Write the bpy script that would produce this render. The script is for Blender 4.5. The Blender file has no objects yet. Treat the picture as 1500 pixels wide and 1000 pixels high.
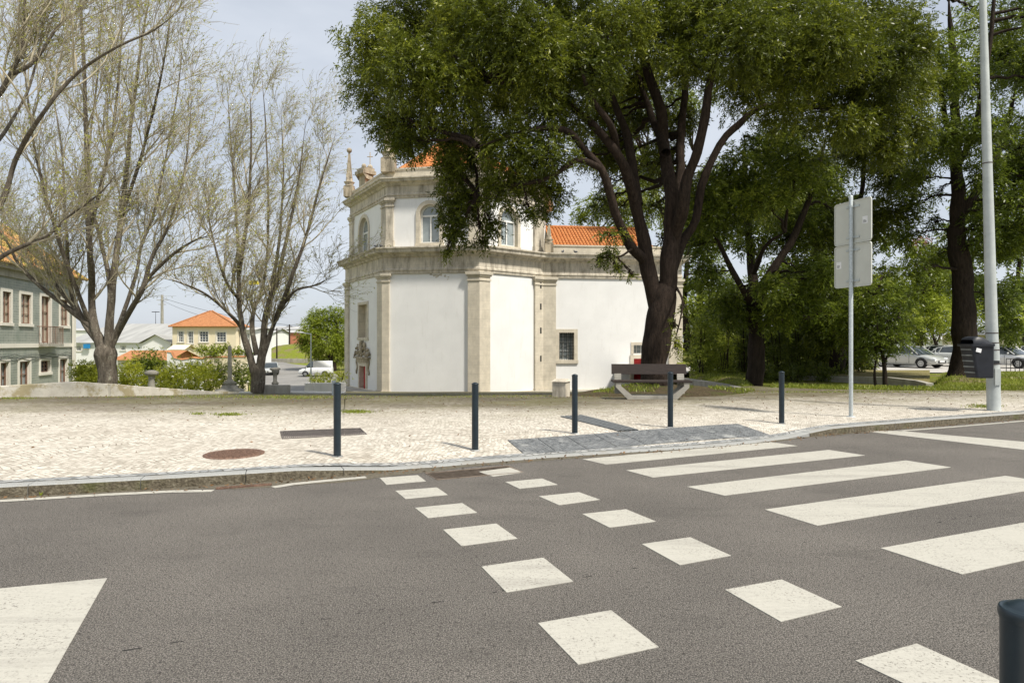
import bpy, math, random
import numpy as np
from mathutils import Vector
rnd = random.Random(7)
R = np.random.default_rng(11)
sc = bpy.context.scene
col = sc.collection
PI = math.pi

# ------------------------------------------------------------------ camera, sky, sun, exposure
cam_d = bpy.data.cameras.new('camera'); cam = bpy.data.objects.new('camera', cam_d); col.objects.link(cam)
EYE = 1.6; FPX = 940.0
cam.location = (0, 0, EYE); cam.rotation_euler = (PI / 2, 0, 0)
cam_d.sensor_width = 36; cam_d.lens = 36 * FPX / 1500; cam_d.clip_start = .05; cam_d.clip_end = 3000
sc.camera = cam
SUN_EL, SUN_AZ = math.radians(56), math.radians(128)      # azimuth clockwise from +Y: sun stands to the right, a little behind the camera
world = bpy.data.worlds.new('World'); sc.world = world; world.use_nodes = True
wn = world.node_tree; wn.nodes.clear()
def WN(t, **k):
    n = wn.nodes.new(t)
    for a, b in k.items(): setattr(n, a, b)
    return n
sky = WN('ShaderNodeTexSky', sky_type='NISHITA', sun_disc=False, sun_elevation=SUN_EL, sun_rotation=SUN_AZ, air_density=1.0, dust_density=2.0, ozone_density=1.0)
tc = WN('ShaderNodeTexCoord'); mp = WN('ShaderNodeMapping'); mp.inputs['Scale'].default_value = (1, 1, 3.2)
cn = WN('ShaderNodeTexNoise'); cn.inputs['Scale'].default_value = 2.1; cn.inputs['Detail'].default_value = 7; cn.inputs['Roughness'].default_value = .55
cr = WN('ShaderNodeValToRGB'); cr.color_ramp.elements[0].position = .2; cr.color_ramp.elements[0].color = (.48,) * 3 + (1,)
cr.color_ramp.elements[1].position = .75; cr.color_ramp.elements[1].color = (.97,) * 3 + (1,)
cm = WN('ShaderNodeMix', data_type='RGBA'); cm.inputs['B'].default_value = (7.5, 8.0, 8.75, 1)
bg = WN('ShaderNodeBackground'); bg.inputs['Strength'].default_value = .079
wo = WN('ShaderNodeOutputWorld')
L = wn.links.new
L(tc.outputs['Generated'], mp.inputs['Vector']); L(mp.outputs[0], cn.inputs['Vector']); L(cn.outputs['Fac'], cr.inputs['Fac'])
L(cr.outputs['Color'], cm.inputs['Factor']); L(sky.outputs[0], cm.inputs['A']); L(cm.outputs['Result'], bg.inputs['Color']); L(bg.outputs[0], wo.inputs[0])
sd = bpy.data.lights.new('sun', 'SUN'); sun = bpy.data.objects.new('sun', sd); col.objects.link(sun)
sd.energy = 4.1; sd.angle = math.radians(5); sd.color = (1, .94, .84)
sdir = Vector((math.sin(SUN_AZ) * math.cos(SUN_EL), math.cos(SUN_AZ) * math.cos(SUN_EL), math.sin(SUN_EL)))
sun.rotation_euler = sdir.to_track_quat('Z', 'Y').to_euler(); sun.location = (20, -20, 40)
sc.view_settings.view_transform = 'Standard'; sc.view_settings.look = 'None'
sc.view_settings.exposure = .44; sc.view_settings.gamma = 1
sc.render.engine = 'CYCLES'

# ------------------------------------------------------------------ materials
class NT:
    def __init__(s, name):
        s.m = bpy.data.materials.new(name); s.m.use_nodes = True; s.t = s.m.node_tree
        s.b = s.t.nodes['Principled BSDF']; s.out = s.t.nodes['Material Output']; s._c = None
    def n(s, t, **k):
        x = s.t.nodes.new(t)
        for a, b in k.items(): setattr(x, a, b)
        return x
    def l(s, a, b):
        if hasattr(a, 'is_output') or isinstance(a, bpy.types.NodeSocket): s.t.links.new(a, b)
        else: b.default_value = a
    def co(s, scale=(1, 1, 1), rot=(0, 0, 0), geo=True):
        g = s.n('ShaderNodeNewGeometry').outputs['Position'] if geo else s.n('ShaderNodeTexCoord').outputs['Object']
        m = s.n('ShaderNodeMapping'); s.l(g, m.inputs['Vector']); m.inputs['Scale'].default_value = scale; m.inputs['Rotation'].default_value = rot
        return m.outputs[0]
    def noise(s, sc_, co=None, detail=4, rough=.55, dist=0):
        x = s.n('ShaderNodeTexNoise'); s.l(co if co is not None else s.co(), x.inputs['Vector'])
        x.inputs['Scale'].default_value = sc_; x.inputs['Detail'].default_value = detail; x.inputs['Roughness'].default_value = rough; x.inputs['Distortion'].default_value = dist
        return x.outputs['Fac']
    def voro(s, sc_, co=None, feature='F1', out='Distance', rand=1, metric='EUCLIDEAN'):
        x = s.n('ShaderNodeTexVoronoi', feature=feature)
        if feature == 'F1': x.distance = metric
        s.l(co if co is not None else s.co(), x.inputs['Vector'])
        x.inputs['Scale'].default_value = sc_; x.inputs['Randomness'].default_value = rand
        return x.outputs[out]
    def ramp(s, f, stops, interp='LINEAR'):
        x = s.n('ShaderNodeValToRGB'); s.l(f, x.inputs['Fac']); r = x.color_ramp; r.interpolation = interp
        while len(r.elements) < len(stops): r.elements.new(.5)
        for e, (p, c) in zip(r.elements, stops):
            e.position = p; e.color = (c, c, c, 1) if isinstance(c, (int, float)) else tuple(c) + (1,)
        return x.outputs['Color']
    def mix(s, a, b, f, mode='MIX'):
        x = s.n('ShaderNodeMix', data_type='RGBA', blend_type=mode)
        for v, k in ((a, 'A'), (b, 'B')):
            if isinstance(v, tuple) and len(v) == 3: v = v + (1,)
            s.l(v, x.inputs[k])
        s.l(f, x.inputs['Factor']); return x.outputs['Result']
    def math(s, op, a, b=0., c=None):
        x = s.n('ShaderNodeMath', operation=op); s.l(a, x.inputs[0]); s.l(b, x.inputs[1])
        if c is not None: s.l(c, x.inputs[2])
        return x.outputs[0]
    def sep(s, v):
        x = s.n('ShaderNodeSeparateXYZ'); s.l(v, x.inputs[0]); return x.outputs
    def bump(s, h, strength=.3, dist=.02):
        x = s.n('ShaderNodeBump'); s.l(h, x.inputs['Height']); x.inputs['Strength'].default_value = strength; x.inputs['Distance'].default_value = dist
        s.l(x.outputs[0], s.b.inputs['Normal'])
    def fin(s, colr, rough=.8, metal=0, spec=.35):
        if isinstance(colr, tuple) and len(colr) == 3: colr = colr + (1,)
        s.l(colr, s.b.inputs['Base Color']); s.l(rough, s.b.inputs['Roughness']); s.b.inputs['Metallic'].default_value = metal
        s.b.inputs['Specular IOR Level'].default_value = spec; return s.m
def plain(name, c, rough=.7, metal=0, spec=.35, var=.15, sc_=3, bump=0):
    t = NT(name); f = t.noise(sc_, detail=5)
    d = tuple(x * (1 - var) for x in c); u = tuple(min(1, x * (1 + var)) for x in c)
    if bump: t.bump(t.noise(sc_ * 6), bump, .01)
    return t.fin(t.ramp(f, [(.3, d), (.7, u)]), rough, metal, spec)
M = {}
ROAD_A = math.atan(.41)
# asphalt
t = NT('asphalt'); c = t.co()
sp = t.voro(190, c, out='Color'); spv = t.sep(sp)[0]
big = t.noise(.6, c, 3); fine = t.noise(125, c, 3, .7); mid = t.noise(36, c, 4, .7)
ag = t.ramp(spv, [(0, .04), (.25, .12), (.75, .20), (.93, .30), (1, .62)])
base = t.mix(ag, (.27, .245, .215), .4)
base = t.mix(base, t.ramp(fine, [(.43, (.010, .009, .008)), (.5, (.20, .185, .168)), (.61, (.56, .52, .47))]), .62)
base = t.mix(base, (.035, .033, .03), t.math('MULTIPLY', t.ramp(mid, [(.36, 1), (.46, 0)]), .6))
base = t.mix(base, t.ramp(big, [(.3, (.54, .53, .515)), (.7, (.74, .725, .70))]), 1., 'MULTIPLY')
xyz = t.sep(c)
v = t.math('SUBTRACT', t.math('SUBTRACT', xyz[1], t.math('MULTIPLY', xyz[0], .413)), 4.15)
v = t.math('ADD', v, t.math('MULTIPLY', t.math('SUBTRACT', t.noise(1.7, c, 4), .5), .16))
crack = t.math('MULTIPLY', t.math('LESS_THAN', t.math('ABSOLUTE', v), .007), t.math('GREATER_THAN', t.noise(7, c, 4), .575))
base = t.mix(base, (.02, .019, .018), crack)
oil = t.ramp(t.noise(.9, t.co((1, 2.6, 1), (0, 0, -ROAD_A)), 4, .6), [(.55, 0), (.78, .45)])
base = t.mix(base, (.06, .056, .05), oil)
t.bump(t.math('ADD', t.math('MULTIPLY', fine, 1.), t.math('MULTIPLY', mid, .8)), .9, .012)
M['asphalt'] = t.fin(base, .85, spec=.25)
# road paint, worn through here and there
t = NT('road_paint'); c = t.co()
wear = t.math('MULTIPLY', t.ramp(t.noise(60, c, 4, .75), [(.37, 1), (.45, 0)]), t.ramp(t.noise(3, c, 3), [(.35, .15), (.6, 1)]))
pc = t.mix((.45, .435, .38), (.37, .355, .31), t.ramp(t.noise(9, t.co((1, 5, 1), (0, 0, -ROAD_A)), 5, .7), [(.35, 0), (.75, 1)]))
pc = t.mix(pc, tuple([.50, .48, .42]), t.ramp(t.noise(140, c, 3, .8), [(.5, 0), (.7, .5)])); pc = t.mix(pc, (.16, .145, .125), wear); pc = t.mix(pc, (.27, .255, .225), t.math('MULTIPLY', t.ramp(t.noise(1.1, t.co((.35, 3.2, 1), (0, 0, -ROAD_A)), 5, .65), [(.52, 0), (.66, 1)]), t.ramp(t.noise(45, c, 5, .8), [(.4, .25), (.6, .75)])))
t.bump(t.noise(110, c, 3, .7), .5, .006); M['paint'] = t.fin(pc, .75)
# limestone setts laid in bond
def setts(name, stones, joint, scale, moss=True, rot=.5, strength=.7):
    t = NT(name); c = t.co()
    wob = t.n('ShaderNodeVectorMath', operation='ADD'); nz = t.n('ShaderNodeTexNoise'); nz.inputs['Scale'].default_value = .8; nz.inputs['Detail'].default_value = 6; nz.inputs['Roughness'].default_value = .45
    t.l(c, nz.inputs['Vector']); sub = t.n('ShaderNodeVectorMath', operation='SCALE'); t.l(nz.outputs['Color'], sub.inputs[0]); sub.inputs['Scale'].default_value = .7
    t.l(c, wob.inputs[0]); t.l(sub.outputs[0], wob.inputs[1])
    mpp = t.n('ShaderNodeMapping'); t.l(wob.outputs[0], mpp.inputs['Vector']); mpp.inputs['Rotation'].default_value = (0, 0, rot)
    br = t.n('ShaderNodeTexBrick'); br.offset = .5; t.l(mpp.outputs[0], br.inputs['Vector'])
    for k_, v_ in (('Scale', 1.), ('Brick Width', 1 / scale), ('Row Height', .93 / scale), ('Mortar Size', .085 / scale), ('Mortar Smooth', .55)): br.inputs[k_].default_value = v_
    br.inputs['Color1'].default_value = (0, 0, 0, 1); br.inputs['Color2'].default_value = (1, 1, 1, 1); br.inputs['Mortar'].default_value = (.5, .5, .5, 1); cc = t.sep(br.outputs['Color'])[0]
    stone = t.ramp(cc, [(0, stones[0]), (.5, stones[1]), (1, stones[2])])
    stone = t.mix(stone, t.ramp(t.noise(.55, c, 5, .6), [(.3, (.8, .78, .76)), (.65, (1, 1, 1))]), 1., 'MULTIPLY')
    f = t.noise(2.2, c, 4, .6)
    jm = t.math('MULTIPLY', br.outputs['Fac'], t.ramp(t.noise(7, c, 3, .7), [(.32, .35), (.6, 1)]))
    if moss:
        y = t.sep(c)[1]; x = t.sep(c)[0]
        far = t.n('ShaderNodeMapRange'); t.l(t.math('SUBTRACT', y, t.math('MULTIPLY', t.math('MAXIMUM', x, 0.), .25)), far.inputs[0]); far.inputs[1].default_value = 10.8; far.inputs[2].default_value = 15.6
        fn = t.noise(.45, t.co((.6, 1.4, 1)), 5, .6)
        mm = t.math('MULTIPLY', far.outputs[0], t.ramp(fn, [(.3, .5), (.55, 1.)]))
        dots = t.ramp(t.noise(5, c, 5, .7), [(.34, 0), (.52, 1)])
        mm2 = t.math('MULTIPLY', mm, dots)
        mc = t.mix((.075, .06, .035), (.15, .15, .03), t.ramp(t.noise(.6, c, 4), [(.4, 0), (.62, 1)]))
        stone = t.mix(stone, mc, t.math('MULTIPLY', t.math('POWER', mm2, 1.5), .9)); stone = t.mix(stone, (.12, .10, .06), t.math('MULTIPLY', t.math('POWER', mm, 2.2), .75))
        f2 = t.n('ShaderNodeMapRange'); t.l(t.math('SUBTRACT', y, t.math('MULTIPLY', t.math('MAXIMUM', t.math('SUBTRACT', x, 1.), 0.), .5)), f2.inputs[0]); f2.inputs[1].default_value = 13.2; f2.inputs[2].default_value = 16.8
        sp2 = t.ramp(t.noise(8, t.co((1, 1, 1)), 4, .8), [(.40, 0), (.55, 1)])
        stone = t.mix(stone, (.13, .11, .065), t.math('MULTIPLY', f2.outputs[0], .55))
        stone = t.mix(stone, t.mix((.035, .028, .015), (.09, .095, .018), t.ramp(t.noise(.5, c, 4), [(.42, 0), (.58, 1)])), t.math('MULTIPLY', t.math('MULTIPLY', f2.outputs[0], sp2), .8))
        bits = t.ramp(t.noise(9, c, 5, .75), [(.67, 0), (.72, 1)])
        stone = t.mix(stone, (.14, .09, .04), t.math('MULTIPLY', bits, .6))
    res = t.mix(stone, joint, t.math('MULTIPLY', jm, .95))
    hgt = t.math('SUBTRACT', t.math('MULTIPLY', cc, .35), t.math('MULTIPLY', jm, 1.))
    t.bump(t.math('ADD', hgt, t.math('MULTIPLY', t.noise(40, c, 3), .3)), strength, .012)
    return t.fin(res, .8)
M['setts'] = setts('limestone_setts', [(.42, .385, .325), (.60, .56, .485), (.71, .67, .59)], (.16, .13, .09), 13)
M['granite_setts'] = setts('granite_setts', [(.2, .21, .21), (.33, .34, .34), (.45, .45, .43)], (.08, .075, .06), 9, moss=False)
t = NT('granite_kerb'); c = t.co()
g = t.ramp(t.noise(120, c, 3, .8), [(.35, (.22, .225, .22)), (.55, (.34, .345, .33)), (.72, (.44, .44, .415))])
g = t.mix(g, (.26, .23, .18), t.ramp(t.noise(2.2, c, 5, .7), [(.5, 0), (.75, .7)])); t.bump(t.noise(50, c), .4, .008); M['kerb_top'] = t.fin(g, .8)
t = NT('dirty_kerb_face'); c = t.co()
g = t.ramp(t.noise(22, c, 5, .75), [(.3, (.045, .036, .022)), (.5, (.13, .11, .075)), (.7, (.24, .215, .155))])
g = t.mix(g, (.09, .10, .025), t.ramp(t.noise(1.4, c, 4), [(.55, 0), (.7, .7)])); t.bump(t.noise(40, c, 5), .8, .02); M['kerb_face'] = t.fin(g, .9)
# tactile slabs: small raised studs
t = NT('studded_slabs'); c = t.co((1, 1, 1), (0, 0, -ROAD_A))
st = t.voro(17, c, 'F1', rand=0); stud = t.ramp(st, [(.25, 1), (.4, 0)])
g = t.ramp(t.math('ADD', t.math('MULTIPLY', t.noise(60, c, 4, .8), .5), t.math('MULTIPLY', t.noise(14, c, 4, .8), .5)), [(.42, (.05, .055, .058)), (.62, (.25, .26, .265))])
g = t.mix(g, (.30, .31, .31), t.math('MULTIPLY', stud, .35))
g = t.mix(g, (.42, .42, .4), t.ramp(t.noise(2, c, 5, .6), [(.58, 0), (.75, .8)])); t.bump(stud, .9, .008); M['studs'] = t.fin(g, .8)
M['slab_smooth'] = plain('ribbed_slab_stone', (.14, .15, .155), .8, var=.3, sc_=25, bump=.4)
# grass and soil
t = NT('grass_ground'); c = t.co()
g = t.ramp(t.noise(7, c, 6, .75), [(.3, (.08, .10, .012)), (.5, (.17, .20, .022)), (.72, (.27, .28, .05))])
so = t.ramp(t.noise(18, c, 5, .7), [(.3, (.12, .09, .05)), (.7, (.28, .22, .14))])
g = t.mix(g, so, t.ramp(t.noise(.7, c, 5, .65), [(.47, 0), (.62, .85)])); t.bump(t.noise(45, c, 6, .8), 1, .06); M['grass'] = t.fin(g, .9, spec=.1)
t = NT('dry_bank'); c = t.co()
g = t.ramp(t.noise(16, c, 6, .8), [(.3, (.1, .09, .03)), (.5, (.25, .22, .09)), (.7, (.42, .33, .19))])
t.bump(t.noise(30, c, 6, .8), 1, .06); M['dry'] = t.fin(g, .9, spec=.1)
t = NT('bare_soil'); c = t.co()
g = t.ramp(t.noise(14, c, 6, .8), [(.3, (.035, .027, .015)), (.55, (.11, .085, .05)), (.75, (.19, .155, .09))])
g = t.mix(g, (.07, .1, .015), t.ramp(t.noise(1.6, c, 5, .6), [(.52, 0), (.68, .6)])); t.bump(t.noise(25, c, 6, .8), 1, .06); M['soil'] = t.fin(g, .9, spec=.1)
# plaster, stone
def plaster(name, c0, dirt=(.45, .42, .36), amt=.35):
    t = NT(name); c = t.co()
    g = t.mix(c0, tuple(x * .935 for x in c0), t.ramp(t.noise(.8, c, 5), [(.35, 0), (.65, 1)]))
    g = t.mix(g, dirt, t.math('MULTIPLY', t.ramp(t.noise(1.3, t.co((3, 3, .5)), 6, .7), [(.55, 0), (.85, 1)]), amt)); t.bump(t.noise(14, c, 5), .12, .02)
    return t.fin(g, .85)
M['white'] = plaster('white_plaster', (.80, .80, .785), amt=.3)
M['offwhite'] = plaster('cream_plaster', (.76, .67, .49))
M['whitewash'] = plaster('old_whitewash', (.74, .72, .67), amt=.8)
def stone(name, c0, dark, amt, lo=.5, hi=.72, bs=.3):
    t = NT(name); c = t.co()
    g = t.ramp(t.noise(1.8, c, 6, .65), [(.3, tuple(x * .8 for x in c0)), (.7, tuple(min(1, x * 1.12) for x in c0))])
    st = t.math('MULTIPLY', t.ramp(t.noise(1.1, t.co((2.4, 2.4, .45)), 7, .72), [(lo, 0), (hi, 1)]), amt)
    g = t.mix(g, dark, st); g = t.mix(g, tuple(x * .6 for x in c0), t.ramp(t.noise(34, c, 4, .7), [(.55, 0), (.8, .6)]))
    z = t.sep(c)[2]; jj = t.math('LESS_THAN', t.math('FRACT', t.math('MULTIPLY', z, 1.6)), .035)
    g = t.mix(g, tuple(x * .45 for x in c0), t.math('MULTIPLY', jj, .35))
    t.bump(t.noise(18, c, 6, .7), bs, .03); return t.fin(g, .85)
M['stone'] = stone('limestone', (.60, .545, .44), (.34, .31, .23), .4)
M['stone_dirty'] = stone('stained_limestone', (.60, .545, .445), (.12, .10, .07), .7, .45, .66)
M['carved'] = stone('carved_limestone', (.5, .43, .32), (.13, .11, .075), .8, .42, .6, 1)
M['concrete'] = stone('weathered_concrete', (.38, .36, .31), (.15, .14, .11), .7)
t = NT('parapet_plaster'); c = t.co()
g = t.ramp(t.noise(3, c, 5), [(.3, (.45, .42, .36)), (.7, (.62, .59, .51))])
g = t.mix(g, (.30, .25, .13), t.ramp(t.noise(1.1, c, 6, .7), [(.52, 0), (.6, .85)])); g = t.mix(g, (.1, .09, .07), t.ramp(t.noise(6, t.co((2, 2, 1)), 6, .8), [(.6, 0), (.72, .8)]))
t.bump(t.noise(20, c, 5), .4, .02); M['parapet'] = t.fin(g, .9)
# roof tiles; the tile courses are modelled, this is the fired clay
def clay(name, a, b, d, moss=0):
    t = NT(name); c = t.co(); g = t.ramp(t.voro(4.5, c, out='Color'), [(0, a), (1, b)]) if 0 else t.mix(a, b, t.sep(t.voro(5, c, out='Color'))[0])
    g = t.mix(g, d, t.ramp(t.noise(3, c, 6, .75), [(.5, 0), (.72, .75)]))
    if moss: g = t.mix(g, (.22, .24, .03), t.ramp(t.noise(.9, c, 6, .7), [(.5 - .12 * moss, 0), (.64, .9)]))
    return t.fin(g, .8)
M['tile_new'] = clay('clay_tile', (.42, .14, .04), (.54, .23, .075), (.28, .10, .035))
M['tile_old'] = clay('weathered_clay_tile', (.42, .17, .07), (.52, .27, .12), (.22, .13, .07), 1)
M['tile_far'] = clay('orange_clay_tile', (.36, .15, .06), (.45, .20, .085), (.24, .11, .05))
M['azulejo'] = None
t = NT('green_glazed_tile'); c = t.co((1, 1, 1), (0, 0, .25)); br = t.n('ShaderNodeTexBrick'); br.offset = 0
gx = t.n('ShaderNodeCombineXYZ'); sx = t.sep(c); t.l(sx[1], gx.inputs[0]); t.l(sx[2], gx.inputs[1]); t.l(gx.outputs[0], br.inputs['Vector'])
br.inputs['Scale'].default_value = 7; br.inputs['Brick Width'].default_value = 1; br.inputs['Row Height'].default_value = 1; br.inputs['Mortar Size'].default_value = .09
br.inputs['Color1'].default_value = (.205, .225, .20, 1); br.inputs['Color2'].default_value = (.265, .28, .25, 1); br.inputs['Mortar'].default_value = (.36, .38, .33, 1)
g = t.mix(br.outputs['Color'], (.13, .17, .14), t.ramp(t.noise(1.2, c, 5), [(.45, 0), (.75, .6)])); M['azulejo'] = t.fin(g, .4)
M['glass'] = plain('window_glass', (.05, .06, .07), .05, 0, .8, .3, 1)
M['glass_pale'] = plain('pale_window_glass', (.28, .32, .33), .08, 0, .8, .2, 1.5)
M['curtain'] = plain('curtained_window_glass', (.42, .37, .29), .15, 0, .7, .25, 2)
M['white_frame'] = plain('white_painted_wood', (.75, .75, .72), .5)
M['trim'] = plaster('painted_stone_trim', (.70, .67, .60), amt=.5)
M['brown_wood'] = plain('brown_window_wood', (.20, .12, .085), .6, var=.3)
M['red_door'] = plain('red_painted_door', (.50, .03, .03), .45, var=.25)
M['dark'] = plain('dark_recess', (.02, .02, .02), .9)
M['iron'] = plain('dark_iron', (.03, .032, .035), .5, .3)
M['grate_dusty'] = plain('dusty_brown_grating', (.17, .135, .105), .9, var=.4, sc_=15)
M['rust'] = None
t = NT('rusty_cast_iron'); c = t.co(); g = t.ramp(t.noise(30, c, 5, .7), [(.3, (.06, .038, .028)), (.55, (.20, .12, .085)), (.75, (.32, .22, .165))]); t.bump(t.noise(40, c), .5, .01); M['rust'] = t.fin(g, .75, .2)
t = NT('dusty_grating_iron'); c = t.co(); g = t.ramp(t.noise(20, c, 5, .7), [(.3, (.05, .042, .038)), (.6, (.14, .12, .11)), (.8, (.22, .19, .16))]); M['grate'] = t.fin(g, .8, .1)
t = NT('bollard_paint'); c = t.co(geo=False); g = t.ramp(t.noise(9, c, 5, .7), [(.35, (.008, .016, .023)), (.75, (.016, .029, .038))]); g = t.mix(g, (.12, .13, .13), t.ramp(t.noise(70, c, 4, .8), [(.66, 0), (.74, .7)])); t.bump(t.noise(120, c), .08, .002); M['bollard'] = t.fin(g, .38, 0, .5)
t = NT('galvanised_steel'); c = t.co(geo=False); g = t.ramp(t.voro(28, c, out='Distance'), [(0, (.40, .44, .44)), (1, (.56, .60, .60))]); g = t.mix(g, (.3, .3, .28), t.ramp(t.noise(4, c, 6, .7), [(.55, 0), (.8, .6)])); M['galv'] = t.fin(g, .5, .35)
t = NT('lamp_post_paint'); c = t.co(geo=False); g = t.ramp(t.noise(2.5, c, 6, .7), [(.3, (.38, .41, .40)), (.7, (.52, .55, .53))]); g = t.mix(g, (.2, .19, .16), t.ramp(t.noise(9, c, 6, .8), [(.62, 0), (.7, .8)])); M['post'] = t.fin(g, .55, .1)
M['sign_back'] = plain('grey_sign_back', (.56, .57, .52), .5, .1, var=.05)
M['sticker'] = plain('paper_sticker', (.75, .75, .75), .6, var=.1)
M['bin'] = plain('dark_grey_plastic', (.018, .020, .026), .45, var=.25, sc_=6)
M['bin_side'] = plain('scuffed_grey_plastic', (.16, .17, .165), .6, var=.3, sc_=6)
t = NT('old_bench_wood'); c = t.co((3, 14, 40)); g = t.ramp(t.noise(2, c, 6, .7), [(.3, (.016, .011, .009)), (.6, (.038, .027, .022)), (.8, (.08, .06, .05))]); t.bump(t.noise(3, c, 6), .5, .01); M['wood'] = t.fin(g, .7)
def bark(name, a, b, lich, ls=.62):
    t = NT(name); c = t.co((1, 1, .22)); n1 = t.noise(14, c, 7, .75)
    g = t.ramp(n1, [(.3, a), (.68, b)]); g = t.mix(g, lich, t.ramp(t.noise(5, t.co(), 7, .8), [(ls, 0), (ls + .1, .75)]))
    t.bump(t.math('ADD', n1, t.noise(35, c, 5, .8)), 1, .05); return t.fin(g, .9, spec=.15)
M['bark_dark'] = bark('dark_bark', (.012, .009, .007), (.06, .044, .032), (.10, .085, .065), .66)
M['bark_red'] = bark('reddish_bark', (.012, .009, .007), (.068, .048, .036), (.13, .105, .08), .64)
M['bark_pale'] = bark('pale_bark', (.05, .04, .032), (.25, .215, .17), (.46, .44, .35), .56)
M['twig'] = plain('twig_bark', (.42, .375, .275), .85, var=.35, sc_=2)
def leafmat(name, a, b, d, trans=.35):
    t = NT(name); at = t.n('ShaderNodeAttribute', attribute_name='tint'); at.attribute_type = 'GEOMETRY'
    g = t.ramp(at.outputs['Fac'], [(0, a), (.6, b), (1, d)])
    t.l(g, t.b.inputs['Base Color']); t.b.inputs['Roughness'].default_value = .4; t.b.inputs['Specular IOR Level'].default_value = .4
    tr = t.n('ShaderNodeBsdfTranslucent'); t.l(t.mix(g, (1.0, 1.0, .35), .35, 'MULTIPLY') if 0 else g, tr.inputs['Color'])
    mx = t.n('ShaderNodeMixShader'); mx.inputs[0].default_value = trans; t.l(t.b.outputs[0], mx.inputs[1]); t.l(tr.outputs[0], mx.inputs[2]); t.l(mx.outputs[0], t.out.inputs['Surface'])
    return t.m
M['leaf_ash'] = leafmat('ash_leaf', (.05, .068, .007), (.15, .18, .015), (.42, .44, .055), .42)
M['leaf_mid'] = leafmat('mid_green_leaf', (.055, .08, .009), (.155, .205, .02), (.38, .43, .06), .5)
M['leaf_light'] = leafmat('light_green_leaf', (.15, .19, .014), (.28, .34, .03), (.44, .49, .07), .45)
M['leaf_dark'] = leafmat('dark_evergreen_leaf', (.045, .065, .009), (.11, .145, .016), (.24, .28, .035), .35)
M['leaf_bud'] = leafmat('spring_bud', (.28, .29, .06), (.42, .43, .10), (.55, .54, .18), .4)
M['leaf_hedge'] = leafmat('hedge_leaf', (.15, .18, .012), (.32, .35, .022), (.52, .52, .06), .5)
M['petal'] = plain('pale_petal', (.75, .73, .6), .6)
M['grassblade'] = leafmat('grass_blade', (.12, .16, .015), (.24, .28, .03), (.4, .41, .09), .3)
def paintm(name, c): 
    t = NT(name); t.b.inputs['Coat Weight'].default_value = .6; t.b.inputs['Coat Roughness'].default_value = .08
    return t.fin(t.mix(c, tuple(x * .85 for x in c), t.noise(6, detail=4)), .35, .35, .5)
M['silver'] = paintm('silver_car_paint', (.60, .61, .58)); M['silver2'] = paintm('grey_car_paint', (.50, .51, .48)); M['carwhite'] = paintm('white_car_paint', (.75, .75, .74)); M['carblue'] = paintm('dark_blue_car_paint', (.03, .045, .08))
M['vanwhite'] = plain('white_van_paint', (.72, .73, .72), .4, var=.04)
M['tyre'] = plain('tyre_rubber', (.018, .018, .018), .85); M['rim'] = plain('wheel_alloy', (.45, .46, .47), .35, .8)
M['carglass'] = plain('car_glass', (.035, .045, .05), .04, 0, .9); M['lens'] = plain('headlight_lens', (.7, .72, .74), .1, 0, .8); M['redlens'] = plain('tail_light_lens', (.35, .02, .02), .2)
M['plastic'] = plain('black_plastic', (.02, .02, .022), .6); M['plate'] = plain('number_plate', (.7, .7, .68), .5)
M['roofsheet'] = None
t = NT('fibre_cement_sheet'); c = t.co(); g = t.ramp(t.noise(.4, t.co((3, .3, 1)), 5, .6), [(.3, (.26, .26, .25)), (.7, (.40, .40, .38))]); M['roofsheet'] = t.fin(g, .9)
M['brick'] = plain('orange_brickwork', (.48, .19, .11), .9, var=.2, sc_=1.5)
M['far_grey'] = plaster('grey_render', (.42, .42, .41)); M['slate'] = plain('dark_roofing', (.14, .145, .15), .8, var=.2, sc_=.6)
M['yellow'] = plain('yellow_crane_paint', (.75, .62, .03), .5); M['blue'] = plain('blue_board', (.02, .22, .5), .5); M['lamp'] = plain('lamp_housing', (.5, .51, .5), .5)
M['street'] = None
t = NT('worn_street_asphalt'); c = t.co(); g = t.ramp(t.noise(.35, c, 6, .7), [(.3, (.17, .165, .155)), (.7, (.27, .26, .24))]); g = t.mix(g, (.09, .085, .08), t.ramp(t.noise(1.3, c, 5, .8), [(.62, 0), (.68, .5)])); M['street'] = t.fin(g, .9)
M['pale_road'] = plain('pale_parking_concrete', (.42, .40, .37), .9, var=.12, sc_=1)
M['bird'] = plain('pigeon_grey', (.09, .095, .11), .7)
M['purple'] = leafmat('pink_blossom', (.35, .12, .10), (.5, .22, .16), (.6, .35, .25), .3)

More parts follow.
